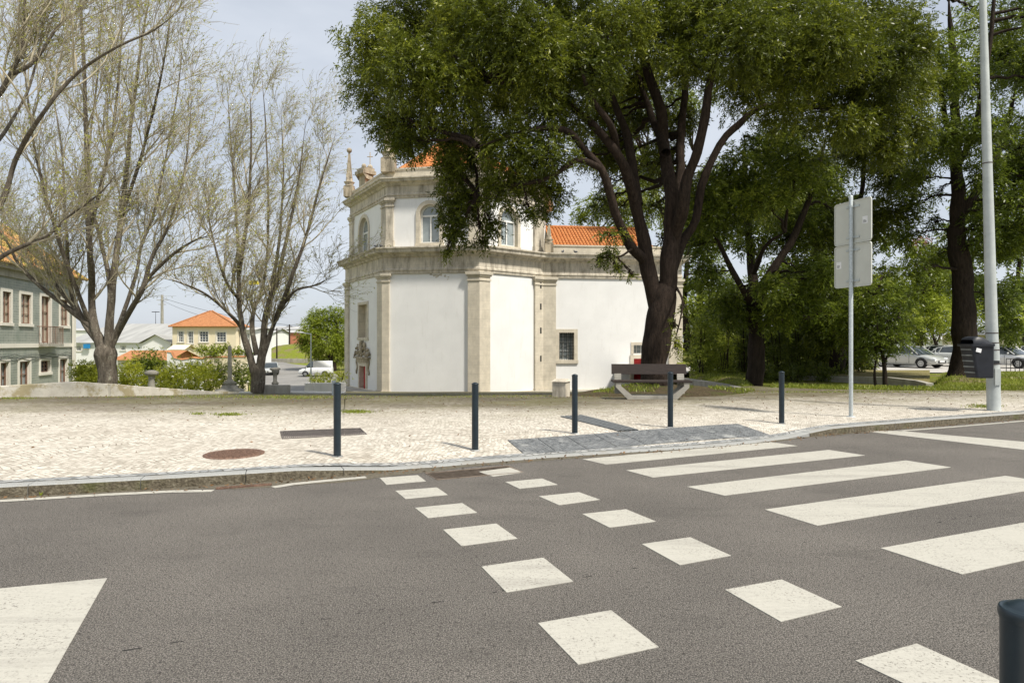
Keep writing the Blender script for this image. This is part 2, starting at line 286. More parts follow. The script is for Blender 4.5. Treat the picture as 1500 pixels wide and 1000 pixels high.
# ------------------------------------------------------------------ mesh helpers
def tag(o, label=None, cat=None, group=None, kind=None):
    if label: o['label'] = label
    if cat: o['category'] = cat
    if group: o['group'] = group
    if kind: o['kind'] = kind
    return o
def empty(name, loc, label=None, cat=None, group=None, rz=0):
    o = bpy.data.objects.new(name, None); o.location = loc; o.rotation_euler = (0, 0, rz); o.empty_display_size = .3; col.objects.link(o)
    return tag(o, label, cat, group)
def link(name, me, parent=None, loc=None):
    o = bpy.data.objects.new(name, me); col.objects.link(o)
    if parent is not None: o.parent = parent
    if loc is not None: o.location = loc
    return o
class MB:
    def __init__(s): s.v = []; s.f = []; s.mi = []; s.sm = []
    def add(s, vs, fs, mi=0, sm=False):
        b = len(s.v); s.v += [tuple(p) for p in vs]
        for f in fs: s.f.append(tuple(b + i for i in f)); s.mi.append(mi); s.sm.append(sm)
    def box(s, x0, x1, y0, y1, z0, z1, mi=0, F=None):
        P = [(x, y, z) for z in (z0, z1) for y in (y0, y1) for x in (x0, x1)]
        if F: P = [F(*p) for p in P]
        s.add(P, [(0, 2, 3, 1), (4, 5, 7, 6), (0, 1, 5, 4), (2, 6, 7, 3), (0, 4, 6, 2), (1, 3, 7, 5)], mi)
    def bar(s, a, b, r, k=8, r2=None, mi=0, sm=True, cap=True):
        s.tube([a, b], [r, r if r2 is None else r2], k, mi, sm, cap)
    def tube(s, pts, rad, k=8, mi=0, sm=True, cap=True):
        pts = [Vector(p) for p in pts]; n = len(pts); vs = []
        for i, p in enumerate(pts):
            d = (pts[min(i + 1, n - 1)] - pts[max(i - 1, 0)]); d = d.normalized() if d.length > 1e-9 else Vector((0, 0, 1))
            ref = Vector((1, 0, 0)) if abs(d.x) < .85 else Vector((0, 1, 0))
            a = d.cross(ref).normalized(); b = d.cross(a)
            for j in range(k):
                th = 2 * PI * j / k; vs.append(p + (a * math.cos(th) + b * math.sin(th)) * rad[i])
        fs = [(i * k + j, i * k + (j + 1) % k, (i + 1) * k + (j + 1) % k, (i + 1) * k + j) for i in range(n - 1) for j in range(k)]
        s.add(vs, fs, mi, sm)
        if cap: s.add([vs[j] for j in range(k)], [tuple(range(k))], mi); s.add([vs[(n - 1) * k + j] for j in range(k)], [tuple(reversed(range(k)))], mi)
    def lathe(s, c, prof, k=20, mi=0, sm=True):
        vs = []
        for r, z in prof:
            for j in range(k): th = 2 * PI * j / k; vs.append((c[0] + r * math.cos(th), c[1] + r * math.sin(th), c[2] + z))
        n = len(prof)
        fs = [(i * k + j, i * k + (j + 1) % k, (i + 1) * k + (j + 1) % k, (i + 1) * k + j) for i in range(n - 1) for j in range(k)]
        s.add(vs, fs, mi, sm)
        s.add(vs[:k], [tuple(reversed(range(k)))], mi); s.add(vs[-k:], [tuple(range(k))], mi)
    def prism(s, poly, z0, z1, mi=0, F=None):
        n = len(poly); P = [(x, y, z0) for x, y in poly] + [(x, y, z1) for x, y in poly]
        if F: P = [F(*p) for p in P]
        s.add(P, [tuple(reversed(range(n))), tuple(range(n, 2 * n))] + [(i, (i + 1) % n, n + (i + 1) % n, n + i) for i in range(n)], mi)
    def build(s, name, mats, parent=None, origin=None, bevel=0):
        if not isinstance(mats, (list, tuple)): mats = [mats]
        V = np.array(s.v, float)
        if parent is not None: off = np.array(parent.location)
        elif origin is not None: off = np.array(origin)
        else: off = np.array([(V[:, 0].min() + V[:, 0].max()) / 2, (V[:, 1].min() + V[:, 1].max()) / 2, V[:, 2].min()])
        me = bpy.data.meshes.new(name); me.from_pydata((V - off).tolist(), [], s.f)
        for m in mats: me.materials.append(m)
        me.polygons.foreach_set('material_index', s.mi); me.polygons.foreach_set('use_smooth', s.sm); me.update()
        o = link(name, me, parent, None if parent is not None else tuple(off))
        if bevel:
            b = o.modifiers.new('bevel', 'BEVEL'); b.width = bevel; b.segments = 2; b.limit_method = 'ANGLE'; b.harden_normals = False
        return o
def np_mesh(name, V, F, mat, parent=None, tint=None, smooth=False, off=None):
    """V (n,3), F (m,4) quads"""
    off = np.array(parent.location if parent is not None else (off if off is not None else (0, 0, 0)), float)
    me = bpy.data.meshes.new(name); V = (np.asarray(V) - off).astype(np.float32); F = np.asarray(F, np.int32)
    me.vertices.add(len(V)); me.vertices.foreach_set('co', V.ravel())
    k = F.shape[1]; me.loops.add(F.size); me.loops.foreach_set('vertex_index', F.ravel())
    me.polygons.add(len(F)); me.polygons.foreach_set('loop_start', np.arange(0, F.size, k, dtype=np.int32))
    try: me.polygons.foreach_set('loop_total', np.full(len(F), k, dtype=np.int32))
    except Exception: pass
    me.update(calc_edges=True)
    if smooth: me.polygons.foreach_set('use_smooth', np.ones(len(F), bool))
    if tint is not None:
        a = me.attributes.new('tint', 'FLOAT', 'FACE'); a.data.foreach_set('value', np.asarray(tint, np.float32))
    me.materials.append(mat)
    return link(name, me, parent, None if parent is not None else tuple(off))
def copy_tree(o, parent=None):
    c = o.copy(); col.objects.link(c)
    if parent is not None: c.parent = parent
    for ch in o.children: copy_tree(ch, c)
    return c
# ---- photograph measurements -> places in the world
def P(px, py, d): return ((px - 750) / FPX * d, d, EYE + (500 - py) / FPX * d)
def ss(a, b, x): x = np.clip((x - a) / (b - a), 0, 1); return x * x * (3 - 2 * x)

# ------------------------------------------------------------------ ground, road, pavement
KX = np.array([-60, -25, -12, -8, -5.24, -3.72, -2.73, -2.01, -1.28, -.446, .47, 1.46, 2.52, 3.71, 4.51, 5.18, 6.78, 8.59, 10.57, 14, 22, 60])
KY = np.array([-9, .9, 4.6, 5.75, 6.56, 6.99, 7.32, 7.62, 8.0, 8.39, 8.80, 9.15, 9.5, 10.02, 10.52, 10.88, 11.6, 12.42, 13.25, 14.7, 18, 33.5])
def yk(x):
    x = np.asarray(x, float); return sum(np.interp(x + d, KX, KY) for d in (-.3, -.15, 0, .15, .3)) / 5
def drop(x): return ss(-2.6, -1.2, x) * (1 - ss(4.3, 5.7, x))
def kz(x): return .12 - .10 * drop(x)
def slope_w(x, y): return 1 - ss(.24, .42, np.asarray(x, float) / np.maximum(y, 1))
def hp(x, y):
    x = np.asarray(x, float); y = np.asarray(y, float)
    z = .12 - .073 * (np.sqrt(np.maximum(0, y - 16.4) ** 2 + .5) - .707) * slope_w(x, y)
    z = z - .10 * drop(x) * np.clip(1 - (y - yk(x) - .2) / 1.25, 0, 1)
    return z + .018 * np.sin(x * .8 + 1) * np.sin(y * .7) * ss(1, 4, y - yk(x))
def G(px, py, H=None):
    d = 12.
    for _ in range(60):
        x = (px - 750) / FPX * d; h = float(hp(x, d)) if H is None else H
        d = .5 * d + .5 * FPX * (EYE - h) / (py - 500)
    x = (px - 750) / FPX * d
    return (x, d, float(hp(x, d)) if H is None else H)
def sheet(name, X, Y, Z, mat, kind='structure', parent=None, smooth=True):
    n, m = X.shape; V = np.stack([X, Y, Z], -1).reshape(-1, 3); i = np.arange(n * m).reshape(n, m)
    F = np.stack([i[:-1, :-1], i[:-1, 1:], i[1:, 1:], i[1:, :-1]], -1).reshape(-1, 4)
    o = np_mesh(name, V, F, mat, parent, smooth=smooth)
    if kind and parent is None: o['kind'] = kind
    return o
BPX = [-3000, -1500, -700, -200, 0, 114, 300, 375, 430, 504, 506, 520, 800, 985, 1000, 1040, 1085, 1130, 1200, 1500, 2400, 4000]
BD = [13, 14.5, 15.5, 16.6, 17.2, 18.6, 24, 27, 27.6, 28, 44, 50, 52, 52, 30, 26, 23, 20.6, 20, 19.5, 19.5, 20]
pxs = np.unique(np.concatenate([np.arange(-200, 1700, 7.), np.array(BPX, float), np.arange(-2900, -200, 150), np.arange(1700, 3900, 120)]))
XR = (pxs - 750) / FPX                                    # columns run straight out from under the camera
back = np.interp(pxs, BPX, BD)
front = []
for r in XR:
    yy = 8.
    for _ in range(80): yy = .7 * yy + .3 * (float(yk(r * yy)) + .2)
    front.append(max(yy, .6))
front = np.array(front); tt = np.linspace(0, 1, 70) ** 1.35
Yg = front[None, :] + (back - front)[None, :] * tt[:, None]; Xg = XR[None, :] * Yg
pavement = sheet('pavement', Xg, Yg, hp(Xg, Yg), M['setts'])
# road
rx = np.arange(-60, 60.1, .5); ry = np.linspace(0, 1, 3)
Yr = (-14 + (yk(rx) + .06 + 14)[None, :] * ry[:, None]); Xr = np.repeat(rx[None, :], 3, 0)
road = sheet('road', Xr, Yr, 0 * Xr, M['asphalt'])
near = sheet('near_pavement', Xr[:2], np.stack([0 * rx - 14, .41 * rx + .95]), 0 * Xr[:2] + .12, M['setts'])
nk = MB(); 
for i in range(-12, 14): 
    a, b = i * 1.0 + .004, i + .996; nk.prism([(a, .41 * a + .95), (b, .41 * b + .95), (b, .41 * b + 1.12), (a, .41 * a + 1.12)], -.05, .125)
nko = nk.build('near_kerb', M['kerb_top'], bevel=.012); nko['kind'] = 'structure'
# kerb stones along the far side of the road
kb = MB(); s = -40.
while s < 40:
    e = s + (1.0 if abs(s) < 16 else 2.0); g = .004
    x0, x1 = s + g, e - g
    if abs(s) < 16: xs = [x0, (x0 + x1) / 2, x1]
    else: xs = [x0, x1]
    n = len(xs); F0, F1, F2, F3, F4 = [], [], [], [], []
    for x in xs:
        sl = float(yk(x + .05) - yk(x - .05)) / .1; L_ = math.hypot(1, sl); nx, ny = -sl / L_, 1 / L_
        y = float(yk(x)); z = float(kz(x)) + rnd.uniform(-.001, .001)
        for A, d, zz in ((F0, 0, -.06), (F1, .002, z - .012), (F2, .014, z), (F3, .17, z + .001), (F4, .17, z - .12)): A.append((x + nx * d, y + ny * d, zz))
    vs = F0 + F1 + F2 + F3 + F4
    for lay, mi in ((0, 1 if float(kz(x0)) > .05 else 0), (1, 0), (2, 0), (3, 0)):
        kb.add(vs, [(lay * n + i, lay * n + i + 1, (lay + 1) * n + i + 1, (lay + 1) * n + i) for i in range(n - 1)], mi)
    for j in (0, n - 1): kb.add(vs, [tuple(l * n + j for l in range(5))], 0)
    s = e
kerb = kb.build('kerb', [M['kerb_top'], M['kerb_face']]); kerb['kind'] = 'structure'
# a band of grey setts behind the kerb
bx_ = np.arange(-16, 22, .25); rows = []
def offk(x, d):
    sl = (yk(x + .05) - yk(x - .05)) / .1; L_ = np.sqrt(1 + sl ** 2); return x - sl / L_ * d, yk(x) + d / L_
Xb, Yb = zip(*[offk(bx_, d) for d in (.165, .24, .31)]); Xb, Yb = np.array(Xb), np.array(Yb)
sheet('border_setts', Xb, Yb, np.maximum(hp(Xb, Yb), hp(Xb, Yb)) + .006, M['granite_setts'], parent=pavement)
# gutter dirt strip against the kerb (a thin silted strip with an uneven edge)
gx_ = np.arange(-9, 14, .06); w = .10 + .12 * np.abs(np.interp(gx_, np.arange(-9, 14.5, .4), R.random(59))) + .03 * R.random(len(gx_))
w = w * (1 - .5 * ss(2.5, 4, gx_)) * (1 + .9 * np.exp(-((gx_ + 2.1) / .9) ** 2))
t = NT('gutter_silt'); c = t.co(); g = t.ramp(t.noise(30, c, 6, .8), [(.3, (.06, .05, .035)), (.55, (.13, .115, .085)), (.75, (.26, .23, .18))]); t.bump(t.noise(60, c, 5), .8, .015); M['silt'] = t.fin(g, .95)
Xs = np.stack([gx_, gx_ + .05 * 0]); Ys = np.stack([yk(gx_) + .005, yk(gx_) - w]); sheet('gutter_silt', Xs, Ys, np.stack([0 * gx_ + .0045, 0 * gx_ + .0025]), M['silt'], parent=road)

# painted markings, each a thin coat on the road
def mark(name, pts, z=.005, world_pts=False):
    m = MB(); q = pts if world_pts else [G(x, y, 0)[:2] for x, y in pts]
    m.prism(q, .001, z); return m.build(name, M['paint'], road)
SQ1 = [[(556, 700), (612, 696), (624, 705), (566, 710)], [(579, 719), (640, 714), (656, 725), (594, 731)], [(608, 744), (677, 737), (699, 751), (627, 759)],
       [(649, 776), (727, 767), (758, 789), (676, 800)], [(705, 830), (796, 817), (840, 852), (742, 868)], [(788, 913), (895, 894), (965, 948), (847, 974)]]
SQ2 = [[(701, 691), (747, 685), (767, 692), (722, 698)], [(740, 706), (794, 701), (817, 710), (761, 716)], [(789, 727), (848, 721), (879, 732), (819, 740)],
       [(853, 753), (917, 746), (961, 764), (893, 773)], [(940, 797), (1011, 787), (1071, 814), (996, 828)], [(1062, 864), (1145, 849), (1233, 889), (1144, 911)], [(1253, 968), (1343, 943), (1475, 1002), (1385, 1030)]]
for q in SQ1 + SQ2: mark('square_road_marking', q)
ux = Vector((1, .425, 0)).normalized()
def stripe(pa, pb, pc, pd): mark('crossing_stripe', [pa, pb, pc, pd])
stripe((853, 672.5), (1129, 647.5), (1168, 653), (887, 680.5))
stripe((917, 689), (1214, 659), (1267, 667), (956, 699.5))
stripe((1006, 713), (1327, 674.5), (1393, 684.5), (1061, 726))
stripe((1120, 746.5), (1473, 697), (1558, 710), (1197, 770))
stripe((1290, 803), (1660, 737), (1790, 756), (1409, 841.5))
mark('wide_road_marking', [(-900, 950), (157, 847), (70, 1001), (-300, 1090)])
# edge lines
def ribbon(name, pts, wid):
    m = MB(); q = [Vector(G(x, y, 0)[:2]) for x, y in pts]; a, b = [], []
    for i, p in enumerate(q):
        d = (q[min(i + 1, len(q) - 1)] - q[max(i - 1, 0)]).normalized(); n_ = Vector((-d.y, d.x)); a.append((*(p + n_ * wid / 2), .005)); b.append((*(p - n_ * wid / 2), .005))
    n = len(q); m.add(a + b, [(i, i + 1, n + i + 1, n + i) for i in range(n - 1)]); return m.build(name, M['paint'], road)
ribbon('edge_line', [(-700, 780), (-200, 749), (0, 734), (150, 725), (250, 720), (312, 719)], .11)
ribbon('edge_line', [(400, 714), (430, 709), (480, 704), (536, 699)], .11)
ribbon('edge_line', [(1316, 631.5), (1400, 625), (1500, 616.5), (1700, 600)], .10)
mark('give_way_line', [(1270, 632), (1316, 631), (1510, 648), (1510, 660)])

# tactile slabs at the crossing and the ribbed guide strip leading up to them
def slabs():
    m = MB(); a, b = G(743, 645)[:2], G(1081, 621)[:2]; c, d = G(1131, 638)[:2], G(768, 666)[:2]; n = 9
    def it(p, q, f): return (p[0] + (q[0] - p[0]) * f, p[1] + (q[1] - p[1]) * f)
    for i in range(n):
        f0, f1 = i / n + .0015, (i + 1) / n - .0015
        for h0, h1 in ((0, .49), (.5, 1)):
            q = []
            for f, h in ((f0, h0), (f1, h0), (f1, h1), (f0, h1)):
                p = it(it(a, b, f), it(d, c, f), h); q.append(p)
            top = [(x, y, float(hp(x, y)) + .010) for x, y in q]; bot = [(x, y, z - .04) for x, y, z in top]
            m.add(bot + top, [(4, 5, 6, 7), (0, 1, 5, 4), (1, 2, 6, 5), (2, 3, 7, 6), (3, 0, 4, 7)])
    return m.build('tactile_slabs', M['studs'], pavement)
slabs()
m = MB(); A, B = G(820, 610.5)[:2], G(905, 632)[:2]; C, D = G(936, 630.5)[:2], G(853, 608.5)[:2]
for k in range(5):
    for j in range(10):
        def q(u, v_): return (A[0] + (B[0] - A[0]) * u + (D[0] - A[0]) * v_ + (C[0] - B[0] - D[0] + A[0]) * u * v_, A[1] + (B[1] - A[1]) * u + (D[1] - A[1]) * v_ + (C[1] - B[1] - D[1] + A[1]) * u * v_)
        qq = [q(u, v_) for u, v_ in ((j / 10, k / 5 + .03), ((j + 1) / 10, k / 5 + .03), ((j + 1) / 10, (k + 1) / 5 - .03), (j / 10, (k + 1) / 5 - .03))]
        m.add([(x, y, float(hp(x, y)) + .02) for x, y in qq] + [(x, y, float(hp(x, y)) - .02) for x, y in qq], [(0, 1, 2, 3), (0, 1, 5, 4), (3, 2, 6, 7)])
m.build('guide_strip', M['slab_smooth'], pavement)

# the wide ground: lawn colour, falling away to the left behind the plaza
def hg(x, y):
    x = np.asarray(x, float); y = np.asarray(y, float); r = x / np.maximum(np.abs(y), 3)
    left = 1 - ss(.24, .40, r)
    bd = np.interp(750 + FPX * r, BPX, BD)
    inside = hp(x, np.minimum(y, 60)) - .22
    low = -3.0 + np.interp(y, [75, 100, 130, 195, 300], [0, .75, 1.5, 2.35, 2.8])
    beyond = inside + (low - inside) * ss(27, 52, y) * (r < .3)
    z = beyond * left + (1 - left) * (-.12 - .12 * ss(30, 40, y))
    return np.where(y < 3, -.15, z)
xs_ = np.concatenate([-np.geomspace(1500, 62, 22), np.arange(-60, 61, 1.25), np.geomspace(62, 1500, 22)])
ys_ = np.concatenate([[-600, -100, -30], np.arange(-12, 80, 1.25), np.geomspace(82, 2500, 40)])
Xw, Yw = np.meshgrid(xs_, ys_); ground = sheet('ground', Xw, Yw, hg(Xw, Yw), M['grass'])
# lawn of the park on the right
lpx = np.arange(1010, 2500, 12.); lt = np.linspace(0, 1, 40)
lf = np.interp(lpx, BPX, BD) - .25; lb = np.full(len(lpx), 36.5)
Yl = lf[None] + (lb - lf)[None] * lt[:, None]; Xl = (lpx[None] - 750) / FPX * Yl
Zl = hp(Xl, np.minimum(Yl, lf[None])) * (1 - ss(0, 3, Yl - lf[None])) + ss(0, 3, Yl - lf[None]) * (.05) - .04 + .10 * ss(.1, .5, Yl - lf[None]) + .10 * np.sin(Xl * .35) * np.cos(Yl * .3) * ss(0, 3, Yl - lf[None])
Zl += .2 * np.exp(-(((Xl - 16.5) / 4) ** 2 + ((Yl - 24.5) / 2.2) ** 2)) - .2 * ss(29, 36, Yl)
PXL = np.repeat(lpx[None], 40, 0); Zl -= (.45 + Zl) * ss(21.4, 23.2, Yl + (PXL < 1130) * 2) * (1 - ss(1345, 1395, PXL)) * ss(1085, 1130, PXL)
sheet('lawn', Xl, Yl, Zl, M['grass'])
def zl(x, y):
    z = .11 + .10 * math.sin(x * .35) * math.cos(y * .3) + .2 * math.exp(-(((x - 16.5) / 4) ** 2 + ((y - 24.5) / 2.2) ** 2)) - .2 * float(ss(29, 36, y)); return z
X4 = np.array([[8, 120], [8, 120]], float); Y4 = np.array([[36.2, 36.2], [60, 60]], float); sheet('parking_road', X4, Y4, 0 * X4 - .15, M['pale_road'])
# street and yard below the plaza on the left
def strip(name, pts, z, mat):
    m = MB(); m.add([(x, y, z(x, y) if callable(z) else z) for x, y in pts], [tuple(range(len(pts)))]); o = m.build(name, mat, origin=(0, 0, 0)); o['kind'] = 'structure'; return o
sx_ = np.array([0., 1.]); sy = np.concatenate([np.arange(30, 80, 2.), np.arange(80, 300, 8.)])
xl = np.interp(sy, [30, 60, 100, 200, 300], [-13, -24, -39.5, -78, -117]); xr = np.interp(sy, [30, 60, 72, 84, 97, 108, 300], [-9.5, -17, -18.5, -23, -29, -39.5, -108])
Xz = np.stack([xl, .5 * (xl + xr), xr], 1); Yz = np.repeat(sy[:, None], 3, 1)
sheet('street', Xz, Yz, hg(Xz, Yz) + .12, M['street'])
# soil mound round the big tree
ax_, ay_ = np.meshgrid(np.linspace(-3.1, 3.1, 60), np.linspace(-2.9, 2.6, 56)); rr = np.sqrt((ax_ / 3.1) ** 2 + (ay_ / 2.8) ** 2)
Xm, Ym = ax_ + 4.55, ay_ + 20.5; Zm = hp(Xm, Ym) + .5 * np.clip(1 - rr, -.1, 1) ** 1.1 * (rr < 1) - .15 * (rr >= 1) * (rr - 1) * 3 - .02 + .04 * np.sin(Xm * 3) * np.sin(Ym * 4) * (rr < .9)
Zm = np.where(rr >= 1, hp(Xm, Ym) - .05 - (rr - 1), Zm); sheet('soil_mound', Xm, Ym, Zm, M['soil'])

# ------------------------------------------------------------------ building helpers
class Face:
    """a wall plane: u along it, o outward, z up"""
    def __init__(s, a, b): s.a = Vector(a[:2]); s.b = Vector(b[:2]); d = s.b - s.a; s.w = d.length; s.u = d / s.w; s.n = Vector((s.u.y, -s.u.x))
    def p(s, u, o, z): q = s.a + s.u * u + s.n * o; return (q.x, q.y, z)
def wall(m, F, z0, z1, holes=(), mi=0, depth=.3, rmi=None):
    us = sorted({0, F.w, *[h[0] for h in holes], *[h[1] for h in holes]}); zs = sorted({z0, z1, *[h[2] for h in holes], *[h[3] for h in holes]})
    for i in range(len(us) - 1):
        for j in range(len(zs) - 1):
            cu, cz = (us[i] + us[i + 1]) / 2, (zs[j] + zs[j + 1]) / 2
            if any(h[0] < cu < h[1] and h[2] < cz < h[3] for h in holes): continue
            m.add([F.p(us[i], 0, zs[j]), F.p(us[i + 1], 0, zs[j]), F.p(us[i + 1], 0, zs[j + 1]), F.p(us[i], 0, zs[j + 1])], [(0, 1, 2, 3)], mi)
    for h in holes:
        u0, u1, a, b = h[:4]; r = mi if rmi is None else rmi
        q = [(u0, a), (u1, a), (u1, b), (u0, b)]
        for i in range(4):
            (ua, za), (ub, zb) = q[i], q[(i + 1) % 4]
            m.add([F.p(ua, 0, za), F.p(ub, 0, zb), F.p(ub, -depth, zb), F.p(ua, -depth, za)], [(0, 1, 2, 3)], r)
        if len(h) > 4 and h[4]:
            R_ = (u1 - u0) / 2; c = (u0 + u1) / 2; zc = b - R_; n = 14
            for i in range(n):
                t0, t1 = PI * i / n, PI * (i + 1) / n
                x0, y0, x1, y1 = c + R_ * math.cos(t0), zc + R_ * math.sin(t0), c + R_ * math.cos(t1), zc + R_ * math.sin(t1)
                m.add([F.p(x0, 0, y0), F.p(x0, 0, b), F.p(x1, 0, b), F.p(x1, 0, y1)], [(0, 1, 2, 3)], mi)
                m.add([F.p(x0, 0, y0), F.p(x1, 0, y1), F.p(x1, -depth, y1), F.p(x0, -depth, y0)], [(0, 1, 2, 3)], r)
def fbox(m, F, u0, u1, o0, o1, z0, z1, mi=0): m.box(u0, u1, o0, o1, z0, z1, mi, lambda x, y, z: F.p(x, y, z))
def window(F, parent, u0, u1, z0, z1, frame, glass, nx=2, nz=3, dep=.2, sur=None, surw=.18, fw=.07, pr=.035, name='window', sill=True, arch=False):
    m = MB(); zt = z1 - ((u1 - u0) / 2 if arch else 0)
    fbox(m, F, u0, u0 + fw, -dep - .03, -dep + .04, z0, zt); fbox(m, F, u1 - fw, u1, -dep - .03, -dep + .04, z0, zt)
    fbox(m, F, u0 + fw, u1 - fw, -dep - .03, -dep + .04, z0, z0 + fw); fbox(m, F, u0 + fw, u1 - fw, -dep - .03, -dep + .04, zt - fw, zt)
    for i in range(1, nx):
        x = u0 + (u1 - u0) * i / nx; w_ = fw * (.5 if i != nx / 2 else .8); fbox(m, F, x - w_ / 2 - .0, x + w_ / 2, -dep - .02, -dep + .03, z0 + fw, zt - fw)
    for i in range(1, nz):
        z = z0 + (zt - z0) * i / nz; fbox(m, F, u0 + fw, u1 - fw, -dep - .018, -dep + .022, z - fw * .25, z + fw * .25)
    if arch:
        R_ = (u1 - u0) / 2; c = (u0 + u1) / 2; n = 12
        for i in range(n):
            a, b = PI * i / n, PI * (i + 1) / n
            q = [(c + r * math.cos(t_), zt + r * math.sin(t_)) for r, t_ in ((R_, a), (R_, b), (R_ - fw, b), (R_ - fw, a))]
            m.add([F.p(x, -dep - .03, z) for x, z in q] + [F.p(x, -dep + .04, z) for x, z in q], [(0, 1, 2, 3), (4, 5, 6, 7), (0, 1, 5, 4), (2, 3, 7, 6)])
    w = m.build(name, frame, parent)
    g = MB(); fbox(g, F, u0 + .01, u1 - .01, -dep - .06, -dep - .045, z0 + .01, zt - .01)
    if arch:
        R_ = (u1 - u0) / 2 - .01; c = (u0 + u1) / 2; pts = [(c + R_ * math.cos(PI * i / 14), zt + R_ * math.sin(PI * i / 14)) for i in range(15)]
        g.add([F.p(x, -dep - .045, z) for x, z in pts], [tuple(range(15))])
    g.build('pane', glass, parent).parent = w
    w.children[0].location = (0, 0, 0)
    if sur is not None:
        s = MB(); a = surw
        fbox(s, F, u0 - a, u0, -.02, pr, z0, zt); fbox(s, F, u1, u1 + a, -.02, pr, z0, zt)
        if arch:
            R_ = (u1 - u0) / 2; c = (u0 + u1) / 2; n = 14
            for i in range(n):
                t0, t1 = PI * i / n, PI * (i + 1) / n; q = [(c + r * math.cos(t_), zt + r * math.sin(t_)) for r, t_ in ((R_, t0), (R_, t1), (R_ + a, t1), (R_ + a, t0))]
                s.add([F.p(x, -.02, z) for x, z in q] + [F.p(x, pr, z) for x, z in q], [(4, 5, 6, 7), (0, 1, 5, 4), (2, 3, 7, 6)])
        else: fbox(s, F, u0 - a, u1 + a, -.02, pr, z1, z1 + a)
        if sill: fbox(s, F, u0 - a - .04, u1 + a + .04, -.02, pr + .05, z0 - a, z0)
        f_ = s.build('frame', sur, parent); f_.parent = w; f_.location = (0, 0, 0)
    return w
def sweep(m, path, prof, mi=0):
    path = [Vector(p[:2]) for p in path]; n = len(path); rows = []
    for i, p in enumerate(path):
        ds = []
        if i > 0: ds.append((path[i] - path[i - 1]).normalized())
        if i < n - 1: ds.append((path[i + 1] - path[i]).normalized())
        ns = [Vector((d.y, -d.x)) for d in ds]; nn = sum(ns, Vector((0, 0))); nn.normalize(); k = 1 / max(.3, nn.dot(ns[0]))
        rows.append([(p.x + nn.x * o * k, p.y + nn.y * o * k, z) for o, z in prof])
    k = len(prof); vs = [v for r in rows for v in r]
    m.add(vs, [(i * k + j, (i + 1) * k + j, (i + 1) * k + j + 1, i * k + j + 1) for i in range(n - 1) for j in range(k - 1)], mi)
    m.add(vs, [tuple(range(k)), tuple(range((n - 1) * k, n * k))], mi)
def tiles(m, a, b, c, d, pitch=.22, course=.36, r=.07, mi=0):
    """rows of barrel tiles on the roof quad a,b (eave) c,d (ridge); a-d and b-c are the sides"""
    a, b, c, d = map(Vector, (a, b, c, d)); nr = max(3, int((b - a).length / pitch)); nrm = (b - a).cross(d - a).normalized()
    if nrm.z < 0: nrm = -nrm
    L_ = max((d - a).length, (c - b).length); nc = max(2, int(L_ / course)); ang = [0, .5, 1.0, 1.5]
    eu = (b - a).normalized(); updir = nrm.cross(eu).normalized()
    if updir.z < 0: updir = -updir
    for i in range(nr):
        f = (i + .5) / nr; p = a + (b - a) * f
        # length of this row: run up until it meets a side or the ridge
        A2 = (p - a).dot(eu); W = (b - a).length; dl = (d - a).dot(eu); dr_ = (b - c).dot(eu); H = (d - a).dot(updir)
        h = H
        if dl > .01: h = min(h, H * A2 / dl)
        if dr_ > .01: h = min(h, H * (W - A2) / dr_)
        if h < .15: continue
        vs = []; steps = max(1, int(h / course))
        for k in range(steps):
            for e, lift in ((k / steps, .035), ((k + 1) / steps, .0)):
                q = p + updir * (h * e)
                for s_ in range(5):
                    th = PI * s_ / 4; vs.append(q + eu * (math.cos(th) * r) + nrm * (math.sin(th) * r + lift - .01))
        fs = []
        for k in range(2 * steps - 1):
            fs += [(k * 5 + s_, k * 5 + s_ + 1, (k + 1) * 5 + s_ + 1, (k + 1) * 5 + s_) for s_ in range(4)]
        fs.append((0, 1, 2, 3, 4)); m.add(vs, fs, mi)
    m.add([a - nrm * .005, b - nrm * .005, c - nrm * .005, d - nrm * .005], [(0, 1, 2, 3)], mi)

# ------------------------------------------------------------------ the church
C0, C1, C2, C3 = (-13.5, 52.4), (-9.0, 45.0), (-2.25, 43.8), (2.25, 47.6)
W1 = (12.9, 49.2); W2 = (13.6, 62)
Cb = (-11.5, 60)
ZB, ZC0, ZC1 = -3.0, 6.35, 8.05
ch = empty('church', (0, 50, -2.2), 'white baroque octagonal church with limestone pilasters, arched upper windows and orange tile roof', 'church')
faces = [Face(Cb, C0), Face(C0, C1), Face(C1, C2), Face(C2, C3), Face(C3, W1), Face(W1, W2)]
def on(F, px):       # where a photograph column meets a wall plane
    r = (px - 750) / FPX; return (F.a.x - r * F.a.y) / (r * F.u.y - F.u.x)
def zat(F, px, py): u = on(F, px); d = (F.a + F.u * u).y; return EYE + (500 - py) / FPX * d
F1, F2, F3, F4 = faces[1], faces[2], faces[3], faces[4]
h1 = [(on(F1, 526), on(F1, 538.5), zat(F1, 532, 494), zat(F1, 532, 446)), (on(F1, 527.5), on(F1, 536.5), -3, zat(F1, 532, 536))]
wz0, wz1 = zat(F4, 827, 527), zat(F4, 827, 487)
h4 = [(on(F4, 819), on(F4, 841), wz0, wz1), (on(F4, 928), on(F4, 953), zat(F4, 940, 518), zat(F4, 940, 505)), (on(F4, 928), on(F4, 953), -3, zat(F4, 940, 525))]
m = MB()
for F, h in zip(faces, [[], h1, [], [], h4, []]): wall(m, F, ZB, ZC0 + .1, h, depth=.45, rmi=1)
fbox(m, F1, h1[0][0], h1[0][1], -.9, -.45, h1[0][2], h1[0][3], 1)
m.build('wall', [M['white'], M['stone']], ch)
